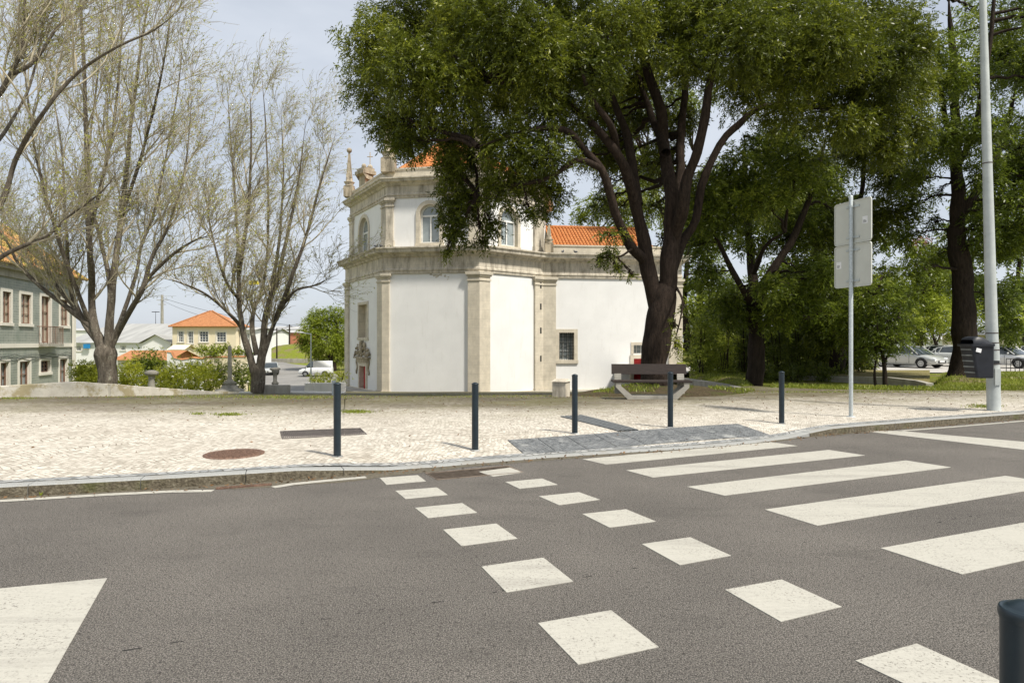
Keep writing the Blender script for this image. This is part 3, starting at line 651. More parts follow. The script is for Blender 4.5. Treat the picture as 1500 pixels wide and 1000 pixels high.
# plinth
m = MB(); pp = [Cb, C0, C1, C2, C3, W1, W2]; sweep(m, pp, [(0, -1.95), (.10, -1.97), (.12, -2.05), (.12, -3)]); m.build('plinth', M['stone'], ch)
m = MB(); sweep(m, pp, [(0, ZC0 - .05), (.10, ZC0 - .02), (.10, ZC0 + .14), (.15, ZC0 + .16), (.15, ZC0 + .27), (.10, ZC0 + .33), (.10, ZC1 - .62), (.22, ZC1 - .55), (.26, ZC1 - .42), (.62, ZC1 - .30), (.66, ZC1 - .10), (.74, ZC1 - .04), (.74, ZC1 + .05), (0, ZC1 + .14), (-.5, ZC1 + .16)])
m.build('lower_cornice', M['stone_dirty'], ch)
def corner_pilaster(name, A, V, B, w0, w1, z0, z1, mat, pr=.16):
    """pilaster folded round a corner V between walls A-V and V-B"""
    A, V, B = Vector(A), Vector(V), Vector(B); p0 = V + (A - V).normalized() * w0; p1 = V + (B - V).normalized() * w1
    m = MB(); path = [p0, V, p1]
    def lay(o, a, b):
        e0 = Vector(p0) + (Vector(A) - V).normalized() * (o - pr) * (1 if w0 else 0); e1 = Vector(p1) + (Vector(B) - V).normalized() * (o - pr) * (1 if w1 else 0)
        q = [x for x in (e0, V, e1)]; sweep(m, q, [(0, a), (o, a), (o, b), (0, b)])
        for e, other in ((e0, V), (e1, V)):
            pass
    lay(pr, z0, z1 - .62); lay(pr + .07, z0, z0 + .55); lay(pr + .05, z1 - .62, z1 - .5); lay(pr, z1 - .5, z1 - .32); lay(pr + .08, z1 - .32, z1 - .2); lay(pr + .15, z1 - .2, z1 - .02)
    return m.build(name, mat, ch)
zc = ZC0 + .02
for A, V, B, w0, w1 in ((Cb, C0, C1, .5, .8), (C0, C1, C2, .95, .45), (C1, C2, C3, .75, .85), (C2, C3, W1, .85, 1.0)):
    corner_pilaster('pilaster', A, V, B, w0, w1, -2.4, zc, M['stone'])
corner_pilaster('pilaster', C3, W1, W2, .95, .6, -2.4, zc, M['stone'])
# narrow vent slits in the stone at the inner corner
F4b = Face(C2, C3)
for py in (418, 449, 484, 525):
    s_ = MB(); u = on(F4b, 790); z = zat(F4b, 790, py); fbox(s_, F4b, u - .07, u + .07, .165, .172, z - .22, z + .22); s_.build('vent_slit', M['dark'], ch)
# grilled window of the wing
w = window(F4, ch, h4[0][0], h4[0][1], wz0, wz1, M['white_frame'], M['glass_pale'], 3, 6, .38, M['stone'], .26, .05, .06)
g = MB(); u0, u1 = h4[0][:2]
for i in range(7): u = u0 + (u1 - u0) * (i + .5) / 7; g.bar(F4.p(u, -.12, wz0), F4.p(u, -.12, wz1), .018, 5)
for i in range(9): z = wz0 + (wz1 - wz0) * (i + .5) / 9; g.bar(F4.p(u0, -.12, z), F4.p(u1, -.12, z), .016, 5)
gg = g.build('window_grille', M['iron'], ch); gg.parent = w; gg.location = (0, 0, 0)
window(F4, ch, h4[1][0], h4[1][1], h4[1][2], h4[1][3], M['white_frame'], M['glass_pale'], 4, 2, .3, M['stone'], .2, .04, .05, sill=False)
def door(F, u0, u1, z0, z1, parent, mat, sur=True, dep=.3, nleaf=2):
    m = MB(); fbox(m, F, u0, u1, -dep - .05, -dep, z0, z1); w_ = (u1 - u0) / nleaf
    for k in range(nleaf):
        a = u0 + k * w_; nrow = 3
        for r in range(nrow):
            za = z0 + (z1 - z0) * (r + .12) / nrow; zb = z0 + (z1 - z0) * (r + .88) / nrow; fbox(m, F, a + .12 * w_, a + .88 * w_, -dep, -dep + .04, za, zb)
    d = m.build('door', mat, parent, bevel=.01)
    h = MB(); h.lathe(F.p((u0 + u1) / 2 + .08, -dep + .05, z0 + (z1 - z0) * .42), [(.005, -.03), (.03, 0), (.005, .03)], 8); hh = h.build('handle', M['iron'], parent); hh.parent = d; hh.location = (0, 0, 0)
    if sur:
        s = MB(); fbox(s, F, u0 - .28, u0, -.02, .08, z0, z1); fbox(s, F, u1, u1 + .28, -.02, .08, z0, z1); fbox(s, F, u0 - .28, u1 + .28, -.02, .08, z1, z1 + .28)
        so = s.build('door_surround', M['stone'], parent); so.parent = d; so.location = (0, 0, 0)
    return d
door(F4, h4[2][0], h4[2][1], -2.25, h4[2][3], ch, M['red_door'])
D1 = door(F1, h1[1][0], h1[1][1], -2.3, h1[1][3], ch, M['red_door'])
# niche surround and the carved coat of stone above the side door
s = MB(); u0, u1, z0, z1 = h1[0]; a = .2
fbox(s, F1, u0 - a, u0, -.02, .06, z0, z1); fbox(s, F1, u1, u1 + a, -.02, .06, z0, z1); fbox(s, F1, u0 - a, u1 + a, -.02, .06, z1, z1 + a); fbox(s, F1, u0 - a - .05, u1 + a + .05, -.02, .1, z0 - a, z0)
s.build('niche_surround', M['stone'], ch)
s = MB(); uc = (h1[1][0] + h1[1][1]) / 2; zt = h1[1][3] + .28; hw = (on(F1, 542.5) - on(F1, 521)) / 2
fbox(s, F1, uc - hw * .75, uc + hw * .75, 0, .14, zt, zt + .3); fbox(s, F1, uc - hw, uc + hw, 0, .24, zt + .3, zt + .42)
def blob(m, c, rx, ry, rz, k=8, F=None, mi=0):
    vs = []; fs = []
    for i in range(k // 2 + 1):
        ph = PI * i / (k // 2)
        for j in range(k):
            th = 2 * PI * j / k; p = (c[0] + rx * math.sin(ph) * math.cos(th), c[1] + ry * math.sin(ph) * math.sin(th), c[2] + rz * math.cos(ph)); vs.append(F(*p) if F else p)
    for i in range(k // 2):
        for j in range(k): fs.append((i * k + j, i * k + (j + 1) % k, (i + 1) * k + (j + 1) % k, (i + 1) * k + j))
    m.add(vs, fs, mi, True)
FF = lambda x, y, z: F1.p(x, y, z)
for k in range(70):
    t_ = rnd.random(); zz = zt + .5 + 1.0 * t_; wd = hw * (1.05 - .7 * t_ ** 1.5); r = rnd.uniform(.07, .15)
    blob(s, (uc + rnd.uniform(-wd, wd), rnd.uniform(.03, .16), zz), r, r * .8, r * rnd.uniform(.7, 1.5), 8, FF)
blob(s, (uc, .16, zt + .95), .26, .1, .34, 12, FF); blob(s, (uc, .14, zt + 1.5), .18, .12, .16, 10, FF)
for sx in (-1, 1):
    for k in range(22): 
        t_ = k / 22; blob(s, (uc + sx * (hw * .80 + .10 * math.sin(t_ * 9)), .06, zt + .2 - 1.1 * t_), .08, .06, .09, 6, FF)
s.build('carved_crest', M['carved'], ch)

# flaked plaster under the cornice
s = MB()
for px, py, r in ((631, 402, .12), (636, 403, .16), (641, 403.5, .2), (646, 402.5, .15), (652, 404, .12), (639, 406, .1), (657, 406, .09), (656, 409, .07), (522, 403, .1)):
    F = F2 if px > 560 else F1; u, z = on(F, px), zat(F, px, py); pts = [(u + r * rnd.uniform(.4, 1.2) * math.cos(a), z + r * rnd.uniform(.3, .8) * math.sin(a)) for a in np.linspace(0, 2 * PI, 10)[:-1]]
    s.add([F.p(x, .004, y) for x, y in pts], [tuple(range(9))])
s.build('flaked_plaster', M['stone_dirty'], ch)['kind'] = 'stuff'

# upper storey, set back a little
def inset(path, o):
    m_ = []; path = [Vector(p) for p in path]; n = len(path)
    for i in range(n):
        d0 = (path[i] - path[i - 1]).normalized(); d1 = (path[(i + 1) % n] - path[i]).normalized()
        nn = (Vector((d0.y, -d0.x)) + Vector((d1.y, -d1.x))).normalized(); k = 1 / max(.3, nn.dot(Vector((d0.y, -d0.x)))); m_.append(path[i] - nn * o * k)
    return m_
oct_ = [C0, C1, C2, (2.6, 48.6), (3.3, 55), (-.5, 60.5), (-7.5, 61.8), (-12.6, 58.6)]
up = inset(oct_, .35); ZU0, ZU1 = ZC1 + .1, 11.7
Fu = [Face(up[i], up[(i + 1) % 8]) for i in range(8)]
hz0 = zat(Fu[1], 630, 356); hz1 = zat(Fu[1], 630, 299)
hu = {1: [(on(Fu[1], 615), on(Fu[1], 644), hz0, hz1, True)], 2: [(on(Fu[2], 733.5), on(Fu[2], 757.5), hz0, hz1, True)], 0: [(on(Fu[0], 527), on(Fu[0], 540), hz0, hz1, True)]}
m = MB()
for i, F in enumerate(Fu): wall(m, F, ZU0, ZU1, hu.get(i, []), depth=.4, rmi=1)
m.build('upper_wall', [M['white'], M['stone']], ch)
for i in (0, 1, 2): h = hu[i][0]; window(Fu[i], ch, h[0], h[1], h[2], h[3], M['white_frame'], M['glass_pale'], 2, 1, .28, M['stone'], .28, .12, .07, arch=True)
loop = up + [up[0]]
def rsweep(prof, mat, name):
    m = MB(); n = 8
    P_ = []
    for o, z in prof:
        q = inset(up, -o); P_.append([(p.x, p.y, z) for p in q])
    vs = [v for r in P_ for v in r]
    m.add(vs, [(j * n + i, j * n + (i + 1) % n, (j + 1) * n + (i + 1) % n, (j + 1) * n + i) for j in range(len(prof) - 1) for i in range(n)]); return m.build(name, mat, ch)
z = ZU1 - .05
rsweep([(0, z), (.1, z + .03), (.1, z + .16), (.16, z + .18), (.16, z + .28), (.10, z + .34), (.10, z + .82), (.22, z + .9), (.28, z + 1.02), (.58, z + 1.10), (.60, z + 1.22), (.68, z + 1.27), (.68, z + 1.35), (.10, z + 1.42), (-.4, z + 1.42)], M['stone_dirty'], 'upper_cornice')
rsweep([(.02, z + 1.42), (.02, z + 1.5), (-.03, z + 1.5), (-.03, z + 2.0), (.03, z + 2.02), (.03, z + 2.14), (-.33, z + 2.14), (-.33, z + 1.4)], M['stone'], 'roof_parapet')
ZP = z + 2.14
def pil(V, F0_, F1_, w0, w1, z0, z1):
    A = Vector(V) - F0_.u * 3; B = Vector(V) + F1_.u * 3; corner_pilaster('pilaster', A, V, B, w0, w1, z0, z1, M['stone_dirty'] if w0 > .9 else M['stone'])
pil(up[1], Fu[0], Fu[1], .95, .45, ZU0, ZU1); pil(up[2], Fu[1], Fu[2], .6, .7, ZU0, ZU1); pil(up[3], Fu[2], Fu[3], .95, .5, ZU0, ZU1); pil(up[0], Fu[7], Fu[0], .5, .7, ZU0, ZU1)
# pyramid roof behind the parapet
ri = inset(up, .5); cx_ = sum(p.x for p in ri) / 8; cy_ = sum(p.y for p in ri) / 8; m = MB()
for i in range(8):
    a, b = ri[i], ri[(i + 1) % 8]; ap = (cx_, cy_, 18.6)
    if i in (0, 1, 2, 3): tiles(m, (a.x, a.y, ZP - .35), (b.x, b.y, ZP - .35), ap, ap, .34, .5, .11)
    else: m.add([(a.x, a.y, ZP - .35), (b.x, b.y, ZP - .35), ap], [(0, 1, 2)])
    m.bar((a.x, a.y, ZP - .3), (cx_, cy_, 18.7), .13, 6)
m.build('roof', M['tile_new'], ch)
# pinnacles on the corners
def pinnacle(c, h, s=1., ball=True):
    m = MB(); m.box(c[0] - .48 * s, c[0] + .48 * s, c[1] - .48 * s, c[1] + .48 * s, c[2] - .3, c[2] + .65 * s)
    m.lathe((c[0], c[1], c[2] + .65 * s), [(.5 * s, 0), (.56 * s, .08 * s), (.36 * s, .2 * s), (.5 * s, .42 * s), (.55 * s, .5 * s), (.3 * s, .62 * s), (.36 * s, .8 * s), (.26 * s, .9 * s)], 16)
    zb = c[2] + 1.55 * s; k = 4; a = .27 * s
    m.add([(c[0] + sx * a, c[1] + sy * a, zb) for sx, sy in ((-1, -1), (1, -1), (1, 1), (-1, 1))] + [(c[0] + sx * .06, c[1] + sy * .06, zb + h) for sx, sy in ((-1, -1), (1, -1), (1, 1), (-1, 1))], [(0, 1, 5, 4), (1, 2, 6, 5), (2, 3, 7, 6), (3, 0, 4, 7)])
    if ball: blob(m, (c[0], c[1], zb + h + .22 * s), .27 * s, .27 * s, .27 * s, 14)
    return m.build('pinnacle', M['carved'], ch)
v = inset(up, .1)
pinnacle((v[1].x, v[1].y, ZP), 3.1); pinnacle((v[0].x - .28, v[0].y, ZP - .1), 2.1, .8)
pinnacle((v[2].x, v[2].y, ZP), 3.1)
pinnacle((2.75, 47.9, ZC1 + .4), .9, .65, False)
# little bell gable seen over the left face
bx0 = MB(); c = P(547, 0, 57); cx0 = c[0]
Fb = Face((cx0 - .3, 56.2), (cx0 + 1.2, 57.6))
fbox(bx0, Fb, -.6, .25, -.5, .5, 12, 16.1); fbox(bx0, Fb, 1.4, 2.2, -.5, .5, 12, 15.2); fbox(bx0, Fb, -.9, .4, -.7, .7, 16.1, 16.4); fbox(bx0, Fb, -.75, .3, -.6, .6, 16.4, 16.65)
q = [(-.9, 16.1), (2.4, 15.2), (2.4, 14.8), (-.6, 15.7)]; bx0.add([Fb.p(x, -.6, z_) for x, z_ in q] + [Fb.p(x, .7, z_) for x, z_ in q], [(0, 1, 2, 3), (4, 5, 6, 7), (0, 1, 5, 4), (1, 2, 6, 5), (2, 3, 7, 6)])
blob(bx0, (*Fb.p(-.4, 0, 0)[:2], 16.85), .22, .22, .24, 10); blob(bx0, (*Fb.p(.2, 0, 0)[:2], 16.85), .25, .25, .26, 10)
p_ = Fb.p(.2, 0, 0); bx0.bar((p_[0], p_[1], 17.1), (p_[0], p_[1], 18.2), .04, 5); bx0.bar((p_[0] - .25, p_[1], 17.8), (p_[0] + .25, p_[1], 17.8), .04, 5)
bx0.build('bell_gable', M['carved'], ch)
# the wing's parapet and roof
m = MB(); sweep(m, [Vector(C3) + Vector((.9, 1.1)), Vector(W1) + Vector((-.5, .55))], [(0, ZC1 + .1), (0, ZC1 + .75), (.06, ZC1 + .78), (.06, ZC1 + .88), (-.4, ZC1 + .88), (-.4, ZC1)]); m.build('wing_parapet', M['stone'], ch)
m = MB(); e = ZC1 + .85; tiles(m, (3.0, 50.0, e), (11.4, 51.0, e), (11.0, 55.0, e + 2.3), (2.8, 54.0, e + 2.3), .27, .45, .09)
m.add([(11.0, 55.0, e + 2.3), (2.8, 54, e + 2.3), (2.4, 60, e), (11.6, 61, e)], [(0, 1, 2, 3)]); m.bar((2.8, 54, e + 2.35), (11.0, 55.0, e + 2.35), .13, 8); m.build('wing_roof', M['tile_new'], ch)
m = MB(); m.add([(2.8, 50.6, ZC1 - .5), (13.2, 51.6, ZC1 - .5), (13.2, 51.6, e), (2.8, 50.6, e)], [(0, 1, 2, 3)]); m.build('wing_upper_wall', M['white'], ch)
# apron at the foot of the wall
m = MB(); sweep(m, pp, [(.12, -2.0), (1.3, -2.02), (1.3, -2.4), (.12, -2.6)]); ap = m.build('church_apron', M['concrete']); ap['kind'] = 'structure'

# pigeons on the cornice
def pigeon(loc, rz, label):
    o = empty('pigeon', loc, label, 'pigeon', 'pigeons on the church cornice', rz); b = MB()
    blob(b, (0, 0, .10), .15, .075, .075, 10); blob(b, (.13, 0, .19), .05, .045, .055, 8); b.bar((.17, 0, .19), (.2, 0, .185), .012, 5, .003); b.add([(-.12, -.035, .10), (-.12, .035, .10), (-.28, .03, .07), (-.28, -.03, .07)], [(0, 1, 2, 3)])
    for y in (-.03, .03): b.bar((0, y, .05), (.01, y, 0), .008, 4)
    me = b.build('body', M['bird'], None, origin=(0, 0, 0)); me.parent = o; return o
for px, F, rz, off, lab in ((555, F2, .3, .55, 'grey pigeon perched on the cornice at the left corner of the church'), (562, F2, 2.6, .45, 'grey pigeon just right of the leftmost pigeon on the cornice'), (707, F3, .4, .45, 'grey pigeon on the cornice above the middle double pilaster'),
                            (822, F4, .9, .5, 'grey pigeon on the wing cornice below the left end of the orange roof'), (841, F4, 2.8, .5, 'smaller looking pigeon on the wing cornice above the barred window')):
    q = F.p(on(F, px), off, ZC1 + .075); pigeon(q, rz, lab)

# ------------------------------------------------------------------ green tiled house on the left
H0, H1 = (-24.3, 24.0), (-28.6, 42.0)
gh = empty('tiled_house', (-26, 33, -2.6), 'two storey house clad in green glazed tiles with mossy orange roof and white window surrounds', 'house')
FH = Face(H0, H1)
if FH.n.x < 0: FH.n = -FH.n
gz = lambda px, py: EYE + (500 - py) / FPX * ((FH.a + FH.u * on(FH, px)).y)
FB = Face(H1, (-38, 41.2)); 
if FB.n.y < 0: FB.n = -FB.n
EAVE = 5.75
ups = [(3, 15.5), (30, 45), (88, 99.5)]; lows = [(0, 12), (28, 43), (59, 72.5), (87, 98)]
zu0, zu1, zl0, zl1 = gz(37, 474), gz(37, 431), gz(37, 561), gz(37, 529)
holes = []; specs = []
for px0, px1 in ups: holes.append((on(FH, px0), on(FH, px1), zu0, zu1)); specs.append(('u', len(holes) - 1))
holes.append((on(FH, 60), on(FH, 73.5), gz(66, 502), gz(66, 434))); specs.append(('b', 3))
for i, (px0, px1) in enumerate(lows):
    if i == 2: holes.append((on(FH, px0), on(FH, px1), gz(66, 545), gz(66, 528))); specs.append(('s', len(holes) - 1))
    else: holes.append((on(FH, px0), on(FH, px1), -2.4, zl1)); specs.append(('d', len(holes) - 1))
w0_ = holes[0][1] - holes[0][0]
for k in (1, 2): 
    a = holes[0][0] - 2.4 * k; holes.append((a, a + w0_, zu0, zu1)); specs.append(('u', len(holes) - 1)); a2 = holes[4][0] - 2.4 * k; holes.append((a2, a2 + w0_, zl0, zl1)); specs.append(('u', len(holes) - 1))
m = MB(); wall(m, FH, -3.4, EAVE - .4, holes, depth=.22, rmi=1); wall(m, FB, -3.4, EAVE - .4, depth=.2)
m.build('wall', [M['azulejo'], M['trim']], gh)
for kd, i in specs:
    u0, u1, a, b = holes[i]
    if kd == 'u': window(FH, gh, u0, u1, a, b, M['brown_wood'], M['curtain'], 2, 3, .10, M['trim'], .16, .05, .04)
    elif kd == 's': 
        w = window(FH, gh, u0, u1, a, b, M['brown_wood'], M['glass'], 3, 3, .14, M['trim'], .16, .06, .04)
    elif kd == 'b': window(FH, gh, u0, u1, a, b, M['brown_wood'], M['curtain'], 2, 3, .14, M['trim'], .16, .08, .04, name='balcony_door', sill=False)
    else: window(FH, gh, u0, u1, a, b, M['brown_wood'], M['glass_pale'], 2, 4, .14, M['trim'], .16, .08, .04, name='door', sill=False)
m = MB(); mz = gz(66, 504); fbox(m, FH, 0, FH.w, 0, .07, mz - .18, mz + .05); m.build('string_course', M['trim'], gh)
m = MB(); fbox(m, FH, 0, FH.w + .1, 0, .12, EAVE - .75, EAVE - .35); fbox(m, FH, 0, FH.w + .2, 0, .35, EAVE - .35, EAVE - .1); m.build('eaves_band', M['concrete'], gh)
m = MB(); fbox(m, FH, FH.w - .45, FH.w + .03, -.03, .05, -3.4, EAVE - .76); m.build('corner_strip', M['trim'], gh)
# balcony
u0, u1, a, b = holes[3]; m = MB(); fbox(m, FH, u0 - .45, u1 + .45, .0, .55, a - .22, a - .06); bo = m.build('balcony', M['concrete'], gh)
m = MB()
for i in range(12): u = u0 - .42 + (u1 - u0 + .84) * i / 11; m.bar(FH.p(u, .52, a - .06), FH.p(u, .52, a + .95), .014, 5)
for i in range(3):
    for e in (u0 - .42, u1 + .42): m.bar(FH.p(e, .1 + .2 * i, a - .06), FH.p(e, .1 + .2 * i, a + .95), .014, 5)
m.bar(FH.p(u0 - .42, .52, a + .95), FH.p(u1 + .42, .52, a + .95), .025, 5)
for e in (u0 - .42, u1 + .42): m.bar(FH.p(e, 0, a + .95), FH.p(e, .52, a + .95), .025, 5)
r_ = m.build('railing', M['brown_wood'], gh); r_.parent = bo; r_.location = (0, 0, 0)
# hipped roof with modelled tiles
a = FH.p(-1, .55, EAVE - .1); b = FH.p(FH.w + .5, .55, EAVE - .1); bk = (-38.5, b[1] - .6, EAVE - .1); r1 = (-32.4, 35.5, EAVE + 5.0); r0 = (-29.3, 22.5, EAVE + 5.0)
m = MB(); tiles(m, a, b, r1, r0, .24, .4, .075); tiles(m, b, bk, (-34.6, 35.3, EAVE + 5.0), r1, .26, .45, .075); m.bar(b, r1, .11, 7); m.build('roof', M['tile_old'], gh)
m = MB(); fbox(m, FH, FH.w - .62, FH.w - .52, .07, .17, -3.4, EAVE - .36); m.build('downpipe', M['trim'], gh)
c_ = MB()
for k in range(3):
    pts = [FH.p(2 + i * .8, .06, mz - .5 - .12 * k - .16 * math.sin(PI * ((i * .37 + k * .3) % 1))) for i in range(21)]; c_.tube(pts, [.012] * 21, 4)
c_.build('facade_cable', M['iron'], gh)

# ------------------------------------------------------------------ far buildings
def simple_house(name, label, px0, px1, pe, d, roof_py, wallm, roofm, wins=(), side=8., base=-3.2, hip=True, ridge='x', cat='house', eave=.4):
    x0, x1 = P(px0, 0, d)[0], P(px1, 0, d)[0]; ze = P(0, pe, d)[2]; zr = P(0, roof_py, d + side / 2)[2]; o = empty(name, ((x0 + x1) / 2, d + side / 2, base), label, cat)
    F = Face((x0, d), (x1, d)); Fr = Face((x1, d), (x1, d + side)); Fl = Face((x0, d + side), (x0, d)); Fk = Face((x1, d + side), (x0, d + side))
    hs = [(on(F, a), on(F, b), P(0, zb, d)[2], P(0, za, d)[2]) for a, b, za, zb in wins]
    m = MB(); wall(m, F, base, ze, hs, depth=.2); wall(m, Fr, base, ze); wall(m, Fl, base, ze); wall(m, Fk, base, ze); m.build('wall', wallm, o)
    for h in hs: window(F, o, *h, M['white_frame'], M['glass'], 3, 4, .12, M['trim'], .12, .09, .04)
    m = MB(); e = eave
    if hip:
        mx = (x1 - x0) / 2; rl = (mx if mx < 6 else min(side / 2, mx)) * .98
        A = [(x0 - e, d - e, ze), (x1 + e, d - e, ze), (x1 + e, d + side + e, ze), (x0 - e, d + side + e, ze)]; r0 = (x0 + rl, d + side / 2, zr); r1 = (x1 - rl, d + side / 2, zr)
        m.add(A + [r0, r1], [(0, 1, 5, 4), (1, 2, 5), (2, 3, 4, 5), (3, 0, 4), (0, 3, 2, 1)])
        for q, w_ in ((A[0], r0), (A[1], r1)): m.bar(q, w_, .12, 6)
        m.bar(A[0], A[1], .1, 6)
    elif ridge == 'x': m.add([(x0 - e, d - e, ze), (x1 + e, d - e, ze), (x1 + e, d + side / 2, zr), (x0 - e, d + side / 2, zr), (x0 - e, d + side + e, ze), (x1 + e, d + side + e, ze)], [(0, 1, 2, 3), (3, 2, 5, 4)]); m.add([(x0, d, ze), (x0, d + side, ze), (x0, d + side / 2, zr), (x1, d, ze), (x1, d + side, ze), (x1, d + side / 2, zr)], [(0, 1, 2), (3, 4, 5)])
    else:
        c = (x0 + x1) / 2; m.add([(x0 - e, d - e, ze), (c, d - e, zr), (c, d + side, zr), (x0 - e, d + side, ze), (x1 + e, d - e, ze), (x1 + e, d + side, ze)], [(0, 1, 2, 3), (1, 4, 5, 2)]); g_ = MB(); g_.add([(x0, d, ze), (x1, d, ze), (c, d, zr)], [(0, 1, 2)]); g_.build('gable', wallm, o)
    m.build('roof', roofm, o); return o
yh = simple_house('yellow_house', 'cream two storey house with orange hipped roof and white paned windows', 252.5, 346, 478, 96, 455, M['offwhite'], M['tile_far'],
    [(261, 269, 485, 501), (275, 283, 485, 503), (292, 305, 485, 501), (317, 331, 486, 501)], 4.6)
simple_house('house_wing', 'white side block with dark shutters right of the cream house', 346.5, 372, 483, 97, 479, M['white'], M['far_grey'], [(348, 352, 486, 506), (362, 366, 488, 503)], 7, hip=False, cat='house')
simple_house('warehouse', 'long white warehouse with pale grey sheet roof behind the left tree', 96, 232, 502, 104, 474, M['white'], M['roofsheet'], [(112, 119, 506, 514), (177, 184, 506, 513)], 26, hip=False, cat='warehouse')
wg = simple_house('gabled_shed', 'small white gabled shed with grey roof in front of the warehouse', 208, 250, 502.5, 97, 490, M['white'], M['roofsheet'], [], 7, hip=False, ridge='y', cat='shed')
simple_house('grey_roof_building', 'white building with dark grey roof beside the cream house', 229, 262, 488, 118, 475, M['white'], M['slate'], [(236, 241, 492, 496), (245, 252, 491, 496)], 14, hip=False, cat='building')
simple_house('garden_shed', 'low white shed with orange tile roof behind the round bush', 172, 247, 527, 66, 513, M['white'], M['tile_far'], [], 6, hip=False, cat='shed')
simple_house('white_annex', 'pale plastered annex with a sloping top below the cream house', 250, 268, 512, 90, 505, M['offwhite'], M['offwhite'], [], 3, hip=False, cat='annex')
simple_house('white_street_house', 'white street house behind the right bare tree with grey roof', 372, 398, 488, 150, 481, M['white'], M['far_grey'], [(374, 377, 495, 510), (384, 387, 492, 498)], 12, hip=False)
simple_house('far_white_house', 'small far white house left of the orange brick building', 398, 418, 492, 190, 483, M['white'], M['far_grey'], [(405, 408, 496, 500)], 12, hip=True, eave=.3)
simple_house('brick_building', 'long orange brick building at the far end of the street', 416, 446, 487, 170, 483, M['brick'], M['far_grey'], [], 14, hip=False, cat='building')
simple_house('far_grey_block', 'wide grey block on the skyline above the street', 384, 500, 482, 230, 478, M['far_grey'], M['far_grey'], [], 14, hip=False, cat='building')
simple_house('skyline_factory', 'far white factory seen between the bare trees', 60, 260, 484, 210, 481, M['white'], M['far_grey'], [], 20, hip=False, cat='factory')
simple_house('neighbour_block', 'pale house glimpsed behind the trees on the right', 1466, 1540, 490, 66, 480, M['offwhite'], M['slate'], [(1480, 1488, 505, 520)], 9, base=-.3)
simple_house('white_hall', 'white hall seen behind the parked cars', 1330, 1420, 497, 85, 488, M['white'], M['far_grey'], [(1345, 1352, 503, 515), (1365, 1372, 503, 515)], 9, base=-.3, hip=False, cat='hall')
# chimney on the cream house
m = MB(); c = P(338, 470, 98.3); m.box(c[0] - .3, c[0] + .3, 98., 98.6, 3.4, 5.0); m.build('chimney', M['white'], yh)
# garden walls
def lwall(name, label, pts, th, mat, cat='wall', cap=None):
    """pts: (x, y, zbottom, ztop)"""
    m = MB(); n = len(pts); V = []
    for i, (x, y, zb, zt_) in enumerate(pts):
        x0, y0 = pts[max(i - 1, 0)][:2]; x1, y1 = pts[min(i + 1, n - 1)][:2]; d = Vector((x1 - x0, y1 - y0)).normalized(); nx, ny = -d.y * th / 2, d.x * th / 2
        V += [(x - nx, y - ny, zb), (x - nx, y - ny, zt_), (x + nx, y + ny, zt_), (x + nx, y + ny, zb)]
    m.add(V, [(i * 4 + j, i * 4 + (j + 1) % 4, (i + 1) * 4 + (j + 1) % 4, (i + 1) * 4 + j) for i in range(n - 1) for j in range(3)] + [(0, 1, 2, 3), tuple((n - 1) * 4 + j for j in range(4))])
    o = m.build(name, mat, None, bevel=.015)
    if cap:
        k = MB(); V = []
        for i, (x, y, zb, zt_) in enumerate(pts):
            x0, y0 = pts[max(i - 1, 0)][:2]; x1, y1 = pts[min(i + 1, n - 1)][:2]; d = Vector((x1 - x0, y1 - y0)).normalized(); w_ = th / 2 + .06; nx, ny = -d.y * w_, d.x * w_
            V += [(x - nx, y - ny, zt_ + .003), (x - nx * .2, y - ny * .2, zt_ + .12), (x + nx, y + ny, zt_ + .003)]
        k.add(V, [(i * 3 + j, i * 3 + (j + 1) % 3, (i + 1) * 3 + (j + 1) % 3, (i + 1) * 3 + j) for i in range(n - 1) for j in range(3)]); k.build('coping', cap, o)
    return tag(o, label, cat)
pw = []
for px, d, py in ((-700, 15.9, 566), (-300, 16.6, 566), (0, 17.4, 565), (60, 18, 561.5), (112, 18.7, 558.6), (118, 18.8, 559), (152, 19.5, 562), (156, 19.7, 561.5), (200, 20.8, 565.5), (250, 22.2, 569), (300, 24.2, 572.6), (345, 26, 573.6)):
    x = P(px, 0, d)[0]; pw.append((x, d, float(hp(x, d)) - .4, P(px, py, d)[2]))
lwall('parapet_wall', 'low stained cream parapet wall edging the plaza on the left', pw, .32, M['parapet'])
lwall('kerb_wall', 'flat pale stone edging at the back of the plaza between the column and the church', [(P(px, 0, 28)[0], 28.0, -1.4, P(px, 573.6 + .5 * math.sin(px), 28)[2]) for px in (352, 400, 450, 505)], .4, M['whitewash'])
lwall('street_wall', 'low white wall with a pier beside the church corner', [(P(448, 0, 31)[0], 31, -2, P(0, 561, 31)[2]), (P(457, 0, 31)[0], 31, -2, P(0, 561, 31)[2]), (P(503, 0, 33)[0], 33, -2, P(0, 560, 33)[2])], .35, M['whitewash'])
lwall('garden_wall', 'cream garden wall with orange tile coping below the cream house', [(P(px, 0, 60)[0], 60, -3.4, P(0, py, 60)[2]) for px, py in ((298, 524), (330, 523), (362, 522.5))], .3, M['offwhite'], cap=M['tile_far'])
lwall('yard_wall', 'sagging white yard wall right of the round bush', [(P(px, 0, 58)[0], 58, -3.4, P(0, py, 58)[2]) for px, py in ((246, 515), (252, 516), (256, 524), (268, 527), (285, 524), (298, 526))], .3, M['white'], cap=M['tile_far'])
lwall('retaining_wall', 'low rough concrete retaining wall beside the church on the right', [(*P(px, 0, d)[:2], -.9, P(px, py, d)[2]) for px, d, py in ((998, 31, 553), (1020, 28, 556), (1055, 24.5, 561), (1090, 22, 568))], .3, M['concrete'])
